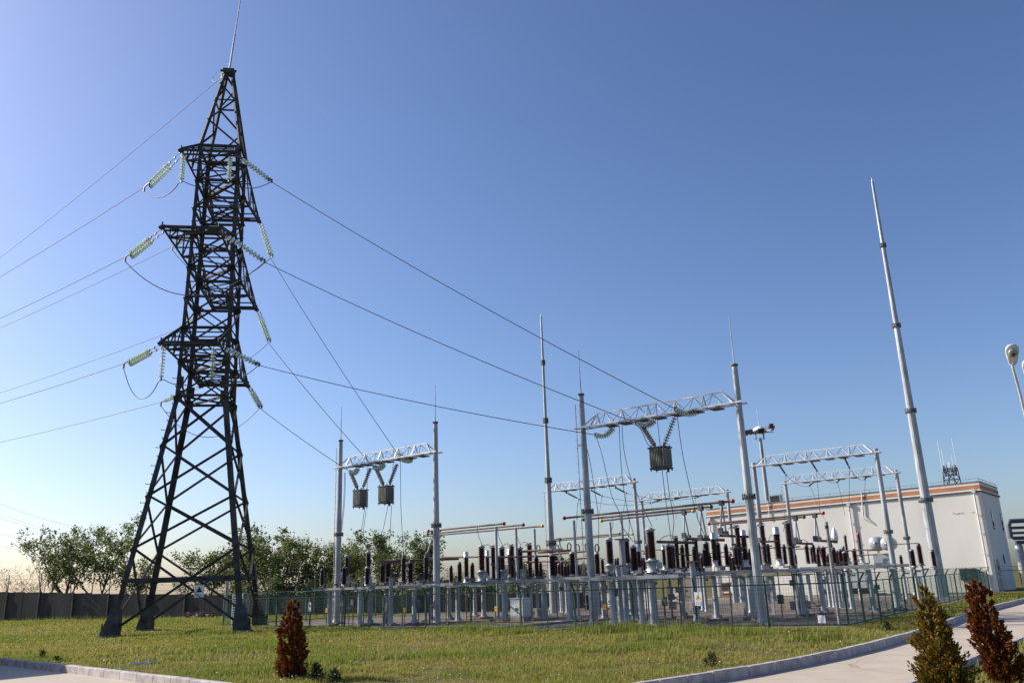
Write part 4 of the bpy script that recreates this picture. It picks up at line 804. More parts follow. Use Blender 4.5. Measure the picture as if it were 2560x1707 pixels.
# signs on the fence
def fence_sign(px, py, label, w, h, tri, plate='sign_white', text=True):
    q = on_fence(px); p = onplane(px, py, q-V3*.06, V3); warn_sign('warning_sign', label, p, U3, w, h, tri, None, -V3, text, plate)
fence_sign(774, 1516.5, 'white sign with a black triangle on the fence beside the left conifer', .25, .5, 'sign_black')
fence_sign(1746, 1496, 'white sign with a yellow triangle on the fence in the middle bay', .36, .56, 'sign_yellow')
fence_sign(2054, 1547, 'small blank white sign plate low near the fence corner', .3, .3, 'sign_white', 'sign_white', False)
for i, (x, y, lab) in enumerate([(816.5, 1524.5, 'left of the first gantry'), (1011, 1524, 'between the left gantry posts'), (1240, 1521, 'below the left bay grey tanks'), (1512, 1516.5, 'right of the middle gantry left post')]):
    p = onplane(x, y, on_fence(x)-V3*.05, V3); t = thing('marker_plate', f'small yellow plate on the fence {lab}', 'sign', p, 'small yellow fence plates'); m = MB(); m.box(p, .17, .02, .24); m.build('plate', 'sign_yellow', t); m = MB(); m.box(p-V3*.012, .03, .004, .1); m.build('bolt_mark', 'sign_black', t)
# ================================================================ CONCRETE WALL with barbed wire posts
wl = [(-75, -2.8, 3.0), (-57, 1.75, 3.0), (-42, 5.6, 2.45), (-27.7, 9.2, 1.95), (-14, 12.7, 1.62), (-2.9, 15.5, 1.32), (12, 19.3, 1.25)]
def wtop(u):
    for (a, _, za), (b, _, zb) in zip(wl[:-1], wl[1:]):
        if u <= b: return za+(zb-za)*(u-a)/(b-a)
    return wl[-1][2]
t = thing('concrete_wall', 'long dark concrete panel wall behind the pylon topped with barbed wire', 'wall', P(-27, 9.3)); m = MB(); mp = MB(); mw_ = MB()
wd = (P(12, 19.3)-P(-75, -2.8)).normalized(); wn = Vector((-wd.y, wd.x, 0)); L = (P(12, 19.3)-P(-75, -2.8)).length; o = P(-75, -2.8); nW = 36; prev = None
for i in range(nW):
    s = L*(i+.5)/nW; u = -75+87*(i+.5)/nW; hz = wtop(u)+random.uniform(-.012, .012); m.box(o+wd*s+Z3*hz/2+wn*random.uniform(-.01, .01), L/nW-.03, .14, hz, None, wd, wn)
pan = m.build('wall_panel', 'wall_concrete', t); pan['kind'] = 'stuff'
for i in range(0, nW+1):
    s = L*i/nW; u = -75+87*i/nW; hz = wtop(u); q = o+wd*s-wn*.1; big = i % 2 == 0
    if big: mp.box(q+Z3*(hz/2-.1), .2, .16, hz-.3, None, wd, wn); mp.bar(q+Z3*(hz-.5), q+Z3*(hz+1.75), .07); mp.box(q+Z3*(hz-.45), .3, .12, .25, None, wd, wn)
    if big and prev is not None:
        for f in (.35, .85, 1.3, 1.7): mw_.bar(prev[0]+Z3*(prev[1]+f), q+Z3*(hz+f), .018)
    if big: prev = (q, hz)
mp.build('post', 'bark', t)['kind'] = 'stuff'; mw_.build('barbed_wire', 'flange_steel', t)
# ================================================================ TREES
def skeleton(base, h, spread, seed, lean=(0, 0), depth=3, trunk_h=.2, r0=.16, nfork=3, up=.25):
    rr = random.Random(seed); segs = []; tips = []
    def grow(p, d, L, r, k):
        n = 6 if k < 2 else 4; q = p; pts = [p]
        for i in range(n):
            d = (d+Vector((rr.gauss(0, .11), rr.gauss(0, .11), rr.gauss(0, .07)+up*.16))).normalized(); q = q+d*(L/n); pts.append(q)
        segs.append((pts, [r*(1-.8*i/n) for i in range(n+1)]))
        if k >= 2: tips.extend([(x, d) for x in pts[2:]])
        if k >= depth: return
        side = rr.uniform(0, 6.28)
        for i in range(2 if k == 0 else 1, n+1):
            for b in range(1 if rr.random() < .75 else 2):
                side += rr.uniform(1.6, 3.1); ref = Vector((math.cos(side), math.sin(side), rr.uniform(-.1, .3))); nd = (d*.75+ref*spread*rr.uniform(.6, 1.1)+Z3*up*.5).normalized(); grow(pts[i], nd, L*rr.uniform(.42, .66)*(1.15-.45*i/n), r*(1-.75*i/n)*.62, k+1)
    t0 = Vector(base); th = h*trunk_h; d0 = Vector((lean[0], lean[1], 1)).normalized(); top = t0+d0*th; segs.append(([t0, t0.lerp(top, .5)+Vector((rr.gauss(0, .06), 0, 0)), top], [r0, r0*.9, r0*.8])); a0 = rr.uniform(0, 6.28)
    for b in range(nfork):
        a = a0+b*2*math.pi/nfork+rr.gauss(0, .3); sp = spread*rr.uniform(.45, .85); nd = (Vector((math.cos(a)*sp, math.sin(a)*sp, 1))+Vector((*lean, 0))).normalized(); grow(top-d0*th*rr.uniform(0, .35), nd, h*(1-trunk_h)*rr.uniform(.72, 1), r0*.62, 1 if nfork > 1 else 0)
    return segs, tips
def leaf_quads(centres, dirs, size, aspect=.6, rg=None):
    n = len(centres); rg = rg or rng; a = rg.normal(size=(n, 3)); a /= np.linalg.norm(a, axis=1)[:, None]
    a = a*.7+dirs; a /= np.linalg.norm(a, axis=1)[:, None]; b = np.cross(a, rg.normal(size=(n, 3))); b /= np.linalg.norm(b, axis=1)[:, None]
    s = (size*rg.uniform(.45, 1.6, n))[:, None]; w = s*aspect*.5
    V = np.stack([centres, centres+a*s*.5+b*w, centres+a*s, centres+a*s*.5-b*w], 1).reshape(-1, 3); return V, np.arange(4*n).reshape(n, 4)
def tree(label, base, h, spread, seed, nleaf, lm='leaf_green', bark='bark', leaf=.2, lean=(0, 0), depth=3, clump=.42, r0=.16, nfork=3, trunk_h=.2, group='trees beyond the wall', up=.25, wind=(.35, -.1, .1)):
    segs, tips = skeleton(base, h, spread, seed, lean, depth, trunk_h, r0, nfork, up); zmax = max(p.z for p, _ in tips); k = h/max(.1, zmax-base.z)
    t = thing('tree', label, 'tree', base, group); B = Vector(base); m = MB()
    sc = lambda p: B+(p-B)*k
    for pts, rs in segs: m.tube([sc(p) for p in pts], [max(.012, r) for r in rs], 6 if rs[0] > .05 else 4, None, True, False)
    m.build('trunk', bark, t)
    if nleaf:
        rg = np.random.default_rng(seed); C_ = np.array([sc(p)[:] for p, _ in tips]); wts = rg.gamma(.7, 1, len(C_)); wts /= wts.sum(); idx = rg.choice(len(C_), nleaf, p=wts)
        cen = C_[idx]+rg.normal(size=(nleaf, 3))*clump*.55*np.array([1, 1, .8]); d = np.tile(np.array(wind), (nleaf, 1)); V, F = leaf_quads(cen, d, leaf*.85, .55, rg); bulk('crown', V, F, lm, parent=t)
    return t
def tree_at(px, ptop, dist, label, spread=.9, seed=1, nleaf=4500, **kw):
    b = onplane(px, 1500, (0, dist, 0), (0, 1, 0)); b.z = 0; h = zat(b, px, ptop); return tree(label, b, h, spread, seed, nleaf, **kw)
tree_at(118, 1306, 101, 'bare twiggy tree with a few leaves at far left behind the wall', .62, 11, 700, r0=.14, leaf=.26, clump=.3, trunk_h=.24, up=.5)
tree_at(165, 1318, 96, 'leafy tree left of the pylon, the left one of a close pair', .85, 23, 4800, r0=.2, nfork=4, leaf=.3, clump=.5, trunk_h=.17)
tree_at(238, 1300, 94, 'leafy forked tree left of the pylon, the right one of a close pair', .95, 37, 4800, r0=.2, leaf=.3, clump=.5, lean=(.15, 0), lm='leaf_fresh', trunk_h=.2, nfork=3)
tree_at(335, 1395, 100, 'low leafy tree seen between the left pylon legs', .9, 41, 2600, leaf=.28, clump=.5, r0=.12)
tree_at(30, 1408, 120, 'bare spreading shrub tree at the far left edge', 1.1, 53, 160, bark='bark_pale', r0=.12, leaf=.22)
tree_at(75, 1425, 118, 'smaller bare shrub tree beside the far left one', 1.1, 59, 150, bark='bark_pale', r0=.1, leaf=.22)
tree_at(470, 1430, 110, 'low reddish twiggy bush behind the pylon middle', 1.2, 61, 500, bark='bark_pale', r0=.1, leaf=.25, group='trees beyond the wall')
tree_at(590, 1318, 92, 'broad leafy tree right behind the pylon right leg', 1.0, 71, 5200, r0=.22, nfork=4, leaf=.3, clump=.5, trunk_h=.16, lm='leaf_green')
tree_at(680, 1325, 90, 'broad leafy tree just right of the pylon', 1.0, 73, 5200, r0=.22, nfork=4, leaf=.3, clump=.5, trunk_h=.16, lm='leaf_fresh')
tree_at(520, 1375, 96, 'low leafy tree seen inside the pylon base on its right', 1.0, 77, 3600, leaf=.28, clump=.5, r0=.14)
tree_at(775, 1378, 93, 'mid sized leafy tree left of the left gantry', .9, 83, 3600, leaf=.28, clump=.5, r0=.16, trunk_h=.14, lm='leaf_fresh')
tree_at(848, 1362, 92, 'leafy tree behind the left gantry left post', .9, 89, 3800, leaf=.28, clump=.5, r0=.16, trunk_h=.14)
tree_at(915, 1345, 90, 'leafy tree behind the left gantry below its boxes', .85, 97, 4200, leaf=.27, clump=.48, r0=.18, trunk_h=.14, lm='leaf_fresh')
tree_at(985, 1327, 88, 'tallest leafy tree behind the left gantry beam', .8, 101, 5000, leaf=.27, clump=.48, r0=.18, trunk_h=.14)
tree_at(1055, 1352, 88, 'leafy tree left of the left gantry right post', .75, 103, 3600, leaf=.27, clump=.45, r0=.16, trunk_h=.14)
tree_at(725, 1432, 88, 'low bushy tree filling the gap right of the pylon', 1.2, 107, 2600, leaf=.27, clump=.5, r0=.1, trunk_h=.12)
tree_at(1160, 1428, 96, 'small sapling behind the silver headed transformers', .8, 109, 900, leaf=.24, clump=.4, r0=.08)
tree_at(1270, 1405, 100, 'small pale tree behind the grey tanks', .9, 113, 1800, leaf=.24, clump=.45, r0=.09, lm='leaf_dusty')
tree_at(1330, 1400, 104, 'pale bushy tree left of the slender mast', 1.0, 127, 3000, leaf=.26, clump=.5, r0=.1, lm='leaf_dusty', bark='bark_pale')
tree_at(1412, 1388, 102, 'pale bushy tree left of the middle gantry post', 1.0, 131, 4200, leaf=.26, clump=.5, r0=.1, lm='leaf_dusty', bark='bark_pale')
tree_at(1460, 1400, 108, 'pale bushy tree just behind the middle gantry post', 1.0, 137, 2600, leaf=.26, clump=.5, r0=.1, lm='leaf_dusty', bark='bark_pale')
for i, (px, top, d, s) in enumerate([(620, 1445, 86, 3), (800, 1440, 86, 5), (880, 1442, 85, 7), (960, 1440, 84, 9), (1040, 1440, 84, 13), (1120, 1450, 86, 15), (1210, 1452, 86, 17), (1300, 1448, 88, 19)]):
    tree_at(px, top, d, f'low scrubby bush over the wall, {ORDW[i]} from the left', 1.4, 200+s, 1500, leaf=.25, clump=.6, r0=.06, trunk_h=.1, group='scrub over the wall', lm='leaf_green' if i % 2 else 'leaf_fresh')
# ================================================================ CONIFERS
def conifer(label, base, h, r, seed, lm, n=9000, lean=(0, 0), col=True):
    t = thing('conifer', label, 'conifer', base, 'clipped conifers by the road'); rg = np.random.default_rng(seed); m = MB(); m.tube([base, base+Z3*h*.92+Vector((*lean, 0))*.9], [.05, .015], 6); m.build('trunk', 'bark', t)
    nc = 230; f = (np.arange(nc)+rg.random(nc))/nc; f = (1-np.sqrt(1-f*.995))*.5+f*.5 if col else 1-np.sqrt(1-f*.995); ang = rg.uniform(0, 2*np.pi, nc)
    prof = np.interp(f, [0, .15, .4, .65, .85, .95, 1], [.86, 1, .97, .82, .58, .42, .2] if col else [.95, 1, .88, .72, .5, .3, .04])*r
    prof = prof*(.86+.24*np.sin(ang*3+f*9+seed)+.16*np.sin(ang*5-f*17)+rg.normal(0, .12, nc))*np.sqrt(rg.uniform(.35, 1, nc))
    cc = np.stack([np.cos(ang)*prof, np.sin(ang)*prof, f*h], 1); k_ = np.clip(1.15-.85*f, .25, 1)
    per = rg.integers(0, nc, n); out = np.stack([np.cos(ang[per])*k_[per], np.sin(ang[per])*k_[per], np.full(n, 1.1)], 1); along = rg.uniform(-.5, 1, n)[:, None]*.15*k_[per][:, None]*(r/.4)
    cen = cc[per]+out*along+rg.normal(size=(n, 3))*np.array([.03, .03, .03])*(r/.35)*k_[per][:, None]
    cen[:, 2] = np.maximum(cen[:, 2], .02)
    cen[:, 0] += lean[0]*cen[:, 2]/h; cen[:, 1] += lean[1]*cen[:, 2]/h
    V, F = leaf_quads(cen+np.array(base), out*.9, .05, .5, rg); bulk('foliage', V, F, lm, parent=t)
    return t
def con_at(px, pyb, ptop, label, wpx, seed, lm, **kw):
    b = gnd(px, pyb); h = zat(b, px, ptop); d = math.hypot(b.x, b.y); return conifer(label, b, h, wpx/FPX*d, seed, lm, **kw)
con_at(727, 1700, 1497, 'rust brown columnar conifer on the lawn below the pylon', 27, 5, 'conifer_rust', n=24000)
con_at(2372, 1745, 1450, 'olive and gold conifer at right beside the road, the left one of two', 41, 9, 'conifer_olive', n=26000, lean=(-.14, 0), col=False)
con_at(2520, 1712, 1445, 'dark rust conifer at the right edge beside the road', 32, 14, 'conifer_rust', n=26000, lean=(-.32, 0))
# ================================================================ WHITE BUILDING
BV = 48.0; UB0, UB1 = 3.6, 30.17; BD = 9.2
tl_, tr_ = 9.02, 9.46
bl = thing('white_building', 'large white rendered building with an orange band along its parapet', 'building', P(17, BV))
def bz(u): return tl_+(tr_-tl_)*(u-UB0)/(UB1-UB0)
m = MB(); q = [(UB0, BV), (UB1, BV), (UB1, BV+BD), (UB0, BV+BD)]
vs = [P(u, v, 0) for u, v in q]+[P(u, v, bz(u)) for u, v in q]; m.add(vs, [(3, 2, 1, 0), (4, 5, 6, 7), (0, 1, 5, 4), (1, 2, 6, 5), (2, 3, 7, 6), (3, 0, 4, 7)]); m.build('wall', 'render_white', bl)
def ring(dz0, dz1, outd, name, mt):
    m = MB(); qq = [(UB0-outd, BV-outd), (UB1+outd, BV-outd), (UB1+outd, BV+BD+outd), (UB0-outd, BV+BD+outd)]
    vs = [P(u, v, bz(u)+dz0) for u, v in qq]+[P(u, v, bz(u)+dz1) for u, v in qq]; m.add(vs, [(3, 2, 1, 0), (4, 5, 6, 7), (0, 1, 5, 4), (1, 2, 6, 5), (2, 3, 7, 6), (3, 0, 4, 7)]); return m.build(name, mt, bl)
ring(-.60, -.27, .03, 'orange_band', 'band_orange'); ring(-.92, -.80, .09, 'cornice', 'cornice_grey'); ring(-.795, -.74, .13, 'cornice_cap', 'pipe_white'); ring(-.02, .05, .05, 'parapet_cap', 'cornice_grey')
m = MB(); 
for a, b in (((UB0, BV), (UB1, BV)), ((UB1, BV), (UB1, BV+BD))):
    n = 14
    for i in range(n): 
        u = a[0]+(b[0]-a[0])*i/n; v = a[1]+(b[1]-a[1])*i/n; u2 = a[0]+(b[0]-a[0])*(i+1)/n; v2 = a[1]+(b[1]-a[1])*(i+1)/n
        m.bar(P(u, v+.1, bz(u)+.3), P(u2, v2+.1, bz(u2)+.3), .025); m.bar(P(u, v+.1, bz(u)), P(u, v+.1, bz(u)+.3), .025)
m.build('roof_rail', 'cornice_grey', bl)
for px, top in ((2433, 1224), (2121, 1258), (1773, 1295)):       # downpipes with hopper heads
    a = onv(px, top, BV-.16); m = MB(); m.tube([a-Z3*.2, Vector((a.x, a.y, .2))], .075, 8); m.box(a-Z3*.1, .3, .22, .34); 
    for z in (1.5, 3.2, 5, 6.6): m.box(Vector((a.x, a.y, z)), .2, .2, .06)
    m.build('downpipe', 'pipe_white', bl)
a = onv(*Z2000(537, 290), BV-.1); b = onv(*Z2000(552, 505), BV-.3); m = MB(); m.tube([a+Z3*.3, a, onv(*Z2000(548, 480), BV-.12), b, b-Z3*.1], .05, 8); m.build('overflow_pipe', 'pipe_white', bl)
a = onv(1921, 1262, BV-.1); m = MB(); m.tube([a+Z3*.45, a-Z3*1.5], .05, 8); m.build('overflow_pipe', 'pipe_white', bl)
for x, y0, y1, w in ((1666, 450, 592, .55), (1746, 472, 605, .5), (1770, 828, 895, .45)):   # narrow windows in the right end wall
    a = onu(*Z2000(x, y0), UB1+.012); b = onu(*Z2000(x+9, y1), UB1+.012); c = (a+b)/2; c = Vector((a.x, a.y, (a.z+b.z)/2)); hh = abs(a.z-b.z)
    m = MB(); m.box(c, .03, w+.14, hh+.14); fr = m.build('window', 'cornice_grey', bl); m = MB(); m.box(c+U3*.02, .03, w, hh); m.build('pane', 'window_glass', fr)
for x0, y0, x1, y1 in ((1330, 466, 1425, 462), (1500, 455, 1520, 452), (560, 512, 632, 550)):
    m = MB(); a = onv(*Z2000(x0, y0), BV-.008); b = onv(*Z2000(x1, y1), BV-.008); pts = [a.lerp(b, i/6)+Z3*random.uniform(-.04, .04) for i in range(7)]
    for p, q2 in zip(pts[:-1], pts[1:]): m.bar(p, q2, .03)
    m.build('crack', 'cornice_grey', bl)
# low red bay, doors and things along the facade base seen through the switchgear
for x0, y0, x1, y1, mt, nm, f in ((460, 925, 540, 1010, 'box_red_dark', 'red_door_panel', Z1700), (240, 870, 275, 985, 'window_glass', 'window', Z1700)):
    a = onv(*f(x0, y0), BV-.03); b = onv(*f(x1, y1), BV-.03); m = MB(); m.box((a+b)/2, (b-a).dot(U3), .06, abs(a.z-b.z)); m.build(nm, mt, bl)
a, b = onv(*Z1700(490, 1045), BV-.35), onv(*Z1700(735, 1140), BV-.35); t = thing('brick_bin', 'low orange brick box at the foot of the white building', 'brick box', Vector((a.x, a.y, 0))); m = MB(); c = (a+b)/2; m.box(Vector((c.x, c.y, (a.z)/2)), (b-a).dot(U3), .7, a.z); m.build('wall', 'brick_orange', t); m = MB(); m.box(Vector((c.x, c.y, a.z+.03)), (b-a).dot(U3)+.1, .8, .06); m.build('cap', 'plinth_red', t)
a, b = onv(*Z2000(1388, 945), BV-.3), onv(*Z2000(1553, 1042), BV-.3); t = thing('wall_cabinet', 'dark red box with glazed doors fixed low on the white wall', 'cabinet', (a+b)/2); w = (b-a).dot(U3); hh = abs(a.z-b.z); c = (a+b)/2; c.z = (a.z+b.z)/2
m = MB(); m.box(c, w, .55, hh); m.build('case', 'box_red_dark', t)
for i in range(3): m = MB(); m.box(c+U3*w*(i-1)*.31-V3*.29, w*.26, .02, hh*.78); m.build('pane', 'window_glass', t)
# things on and behind the roof
p = onv(1940.7, 1253, BV+3); t = thing('air_conditioner', 'grey air conditioning box on the white building roof', 'air conditioner', p); m = MB(); m.box(Vector((p.x, p.y, bz(15)+.55)), 1.25, .8, .85); m.build('case', 'tank_grey', t); m = MB(); m.box(Vector((p.x, p.y, bz(15)+.55))-V3*.41, 1.0, .02, .6); m.build('grille', 'dark_metal', t)
p = onv(2378, 1190, BV+60); t = thing('antenna_tower', 'small dark lattice antenna top above the white building roof', 'antenna', Vector((p.x, p.y, 0))); b0 = Vector((p.x, p.y, 0)); zt = p.z+1.2; m = MB()
for k in range(4):
    s = CN[k]; m.bar(b0+Vector((s[0]*1.6, s[1]*1.6, 0)), b0+Vector((s[0]*.75, s[1]*.75, zt)), .12)
for i in range(10):
    z0, z1 = zt*i/10, zt*(i+1)/10; h0 = 1.6-.85*i/10; h1 = 1.6-.85*(i+1)/10
    for k in range(4): a_, b_ = CN[k], CN[(k+1) % 4]; m.bar(b0+Vector((a_[0]*h0, a_[1]*h0, z0)), b0+Vector((b_[0]*h1, b_[1]*h1, z1)), .08); m.bar(b0+Vector((a_[0]*h1, a_[1]*h1, z1)), b0+Vector((b_[0]*h1, b_[1]*h1, z1)), .08)
m.build('lattice_frame', 'dark_metal', t); m = MB()
for z, r in ((zt-1.0, .85), (zt-.4, .9)):
    for k in range(10): a = k*math.pi/5; a2 = (k+1)*math.pi/5; m.bar(b0+Vector((math.cos(a)*r, math.sin(a)*r, z)), b0+Vector((math.cos(a2)*r, math.sin(a2)*r, z)), .09); m.bar(b0+Vector((math.cos(a)*r, math.sin(a)*r, z-.2)), b0+Vector((math.cos(a)*r, math.sin(a)*r, z+.9)), .07)
m.build('platform_rail', 'dark_metal', t); m = MB(); m.bar(b0+Z3*zt, b0+Z3*(zt+1), .3)
for dx, hh in ((-1.2, 4.3), (-.8, 3), (1.1, 4.8), (.6, 2.2)): m.tube([b0+Vector((dx, 0, zt-.5)), b0+Vector((dx, 0, zt+hh))], .03, 4)
m.build('aerial', 'white_paint', t)
# ================================================================ POWER TRANSFORMER before the building
TV = 42.5; a = onv(*Z2000(160, 925), TV); b = onv(*Z2000(605, 1115), TV); t = thing('power_transformer', 'large grey power transformer with radiator fins before the white building', 'transformer', P((uv(a)[0]+uv(b)[0])/2, TV))
ua, ub = uv(a)[0], uv(b)[0]; za, zb_ = a.z, .55
m = MB(); m.box(P((ua+ub)/2, TV+.9, (za+zb_)/2+.1), (ub-ua)*.9, 1.6, za-zb_+.2); m.build('tank', 'tank_grey', t)
n = 6
for i in range(n):
    c = P(ua+(ub-ua)*(i+.5)/n, TV-.2, (za+zb_)/2+.05); w = (ub-ua)/n-.14; m = MB()
    for k in range(8): m.box(c+U3*(k-3.5)*w/8, w/12, .65, za-zb_-.15)
    for s in (-1, 1): m.box(c+Z3*s*(za-zb_-.3)/2, w, .12, .1)
    m.build('radiator', 'cabinet_white', t)
m = MB(); m.box(P((ua+ub)/2, TV+.8, .3), (ub-ua)*1.05, 2.2, .5); m.build('base_frame', 'dark_metal', t)
m = MB(); m.box(P((ua+ub)/2, TV+.8, .06), (ub-ua)*1.35, 3.4, .2); m.build('foundation', 'concrete_plinth', t)
c0, c1 = onv(*Z2000(672, 722), TV+.4), onv(*Z2000(772, 727), TV+.4); r = .58
for c in (c0, c1):
    m = MB(); m.lathe([(.05, -.75), (r*.9, -.72), (r, -.6), (r, .6), (r*.9, .72), (.05, .75)], 20, None, c, V3); m.lathe([(.0, -.8), (.14, -.79), (.14, -.74)], 10, None, c, V3); m.build('conservator', 'tank_grey', t)
m = MB()
for c in (c0, c1): m.bar(c-Z3*.5, Vector((c.x, c.y, za)), .16); 
cc = (c0+c1)/2; m.prism([(cc+U3*x+V3*y)[:] for x, y in ((-.9, -.3), (.5, -.3), (.5, .3), (-.9, .3))], za-.4, za+.9); m.build('support_bracket', 'tank_grey', t)
m = MB(); q0 = onv(*Z2000(605, 900), TV-.3); m.tube([q0, q0+Z3*1.1, q0+Z3*1.1+U3*.9, q0+Z3*1.1+U3*1.2], .06, 8); m.tube([q0-U3*1+Z3*.75, q0+U3*.8+Z3*.75], .05, 8); m.build('oil_pipe', 'flange_steel', t)
for i, (x, yb, yt, v, lab) in enumerate([(545, 905, 628, TV+.6, 'brown bushing with a red top on the power transformer'), (425, 905, 650, TV+1.0, 'dark headed brown bushing in the middle of the power transformer'), (400, 905, 745, TV+.7, 'short brown bushing on the power transformer'), (512, 890, 828, TV+.5, 'stubby red bushing on the power transformer'), (318, 900, 655, TV-9, 'leaning brown bushing with a yellow band near the slim grey pole'), (207, 905, 740, TV-6, 'leaning brown bushing left of the slim grey pole')]):
    bb = onv(*Z2000(x, yb), v); h = zat(bb, *Z2000(x, yt))-bb.z; o = proto('bushing'); o.location = bb; o.scale = (h*.75, h*.75, h); tag(o, lab, 'bushing')
    if i == 0: first_bushing = o
    if 'leaning' in lab: o.rotation_euler = Vector((-.16, 0, 1)).to_track_quat('Z', 'Y').to_euler()
ch = [c for c in first_bushing.children if c.name.startswith('terminal')][0]; ch.data = ch.data.copy(); ch.data.materials[0] = MAT['ball_red']
p = onv(*Z2000(299, 640), TV-9); t = thing('pressure_vessel', 'small white pear shaped vessel beside the slim grey pole', 'vessel', p); m = MB(); m.lathe([(.02, -.62), (.22, -.55), (.27, -.3), (.22, .1), (.12, .35), (.06, .5), (.02, .55)], 14, None, p); m.build('body', 'white_paint', t); m = MB(); m.lathe([(.05, -.75), (.18, -.74), (.18, -.56)], 12, None, p); m.build('yellow_band', 'ball_yellow', t)
# ================================================================ CABINETS in the yard
def cabinet(label, px, py, ptop, w, d, mt='cabinet_white', legs=0., group='yard cabinets', z0=.25):
    b = gnd(px, py); h = zat(b, px, ptop); t = thing('control_cabinet', label, 'cabinet', b, group); m = MB(); m.box(b+Z3*((h+z0)/2), w, d, h-z0); m.box(b+Z3*(h+.02), w+.08, d+.08, .05); m.build('case', mt, t)
    for s in (-1, 1): m = MB(); m.box(b+Z3*((h+z0)/2)-V3*(d/2+.008)+U3*s*w*.245, w*.46, .016, (h-z0)*.9); dd = m.build('door', mt, t); m = MB(); m.box(b+Z3*(h*.55)-V3*(d/2+.03)+U3*s*w*.06, .03, .03, .14); m.build('handle', 'dark_metal', dd)
    if mt == 'cabinet_white': m = MB(); f = b+Z3*(h*.62)-V3*(d/2+.02)+U3*w*.25; m.add([f-U3*.1-Z3*.08, f+U3*.1-Z3*.08, f+Z3*.1], [(0, 1, 2)]); m.build('warning_triangle', 'sign_yellow', t)
    m = MB(); m.box(b+Z3*z0/2, w*1.02, d*1.02, z0); m.build('plinth', 'concrete_plinth', t)
cabinet('tall white control cabinet between the two gantries', *Z1100(905, 1352), Z1100(905, 1100)[1], .95, .7)
cabinet('white cabinet behind the grey tanks of the middle bay', *Z1400(940, 1262), Z1400(940, 1030)[1], 1.2, .8)
cabinet('white cabinet seen right of the middle gantry left post', *Z1400(590, 1240), Z1400(590, 1040)[1], .9, .7)
cabinet('white cabinet beside the olive mechanism box', *Z1400(1325, 1190), Z1400(1325, 1000)[1], .95, .8)
cabinet('olive mechanism cabinet under the middle bay breakers', *Z1400(1450, 1180), Z1400(1450, 870)[1], 1.2, .8, 'cabinet_olive', z0=.6)
cabinet('olive mechanism cabinet just right of the right gantry post', *Z1700(960, 1150), Z1700(960, 905)[1], .8, .6, 'cabinet_olive', z0=.7)
cabinet('small grey meter box with a dark window before the white wall', *Z2000(1070, 1160), Z2000(1070, 1020)[1], .5, .35, 'tank_grey', z0=1.0)
for lab, f, x0, x1, y, hh, v in [('olive drive box under the left bay breakers', Z1100, 885, 1040, 968, 30, 5.5), ('long olive drive box at left of the right gantry post', Z1700, 670, 830, 848, 50, 5), ('long olive drive box right of the right gantry post', Z1700, 950, 1325, 828, 50, 9.5)]:
    a, b = onv(*f(x0, y), v), onv(*f(x1, y-8), v); hz = hh*.2232/FPX*45; t = thing('drive_box', lab, 'drive box', (a+b)/2, 'olive drive boxes'); m = MB(); m.box((a+b)/2, (b-a).dot(U3), .55, hz); m.build('case', 'cabinet_olive', t); m = MB(); m.box((a+b)/2+U3*(b-a).dot(U3)*.42-V3*.28, .18, .02, hz*.7); m.build('window', 'dark_metal', t)
    for s in (-.35, .35): q = (a+b)/2+U3*s*(b-a).dot(U3); m = MB(); m.bar(Vector((q.x, q.y, 0)), q-Z3*hz*.4, .14); m.build('leg', 'tank_grey', t)
for i, (f, x, y, w) in enumerate([(Z1400, 1320, 1215, 1.5), (Z1400, 1440, 1222, 1.3), (Z1700, 720, 1240, 1.0), (Z1700, 820, 1240, 1.0), (Z1700, 1160, 1225, 1.2), (Z1700, 1300, 1215, 1.6), (Z1100, 1055, 1300, 1.2)]):
    b = gnd(*f(x, y)); m = MB(); m.box(b+Z3*.22, w, .9, .46); m.box(b+Z3*.47, w*.9, .8, .05); tag(m.build('concrete_block', 'concrete_plinth', None, b), f'low grey concrete foundation block on the gravel, {ORDW[i if i < 6 else 0]+" of the six at right" if i < 6 else "beside the tall white cabinet"}', 'block', 'foundation blocks')
# white ladder like bars modelling glints on the fence wires behind the pylon leg
a = onplane(*T3(940, 1270), FP[0]+V3*.5, V3); t = thing('wire_glint_bars', 'white bars modelled for glints on the fence wires behind the right pylon leg', 'gate', Vector((a.x, a.y, 0))); m = MB(); g0 = FP[0]+V3*.6+U3*.1
for z in np.linspace(.25, 1.95, 12): m.bar(g0+Z3*z, g0+Z3*z+U3*1.1, .035)
m.build('bar', 'galvanised_bright', t)['kind'] = 'stuff'; m = MB()
for u in (0, 1.1): m.bar(g0+U3*u, g0+U3*u+Z3*2.1, .06)
m.bar(g0+U3*.55, g0+U3*.55+Z3*2.1, .04); m.build('frame', 'galvanised_bright', t)
q = onplane(567, 1470, (0, 66, 0), (0, 1, 0)); m = MB(); m.tube([Vector((q.x, q.y, 0)), Vector((q.x, q.y, 3.2))], .12, 8); tag(m.build('concrete_post', 'conduit', None, (q.x, q.y, 0)), 'plain pale post behind the pylon right leg', 'post')
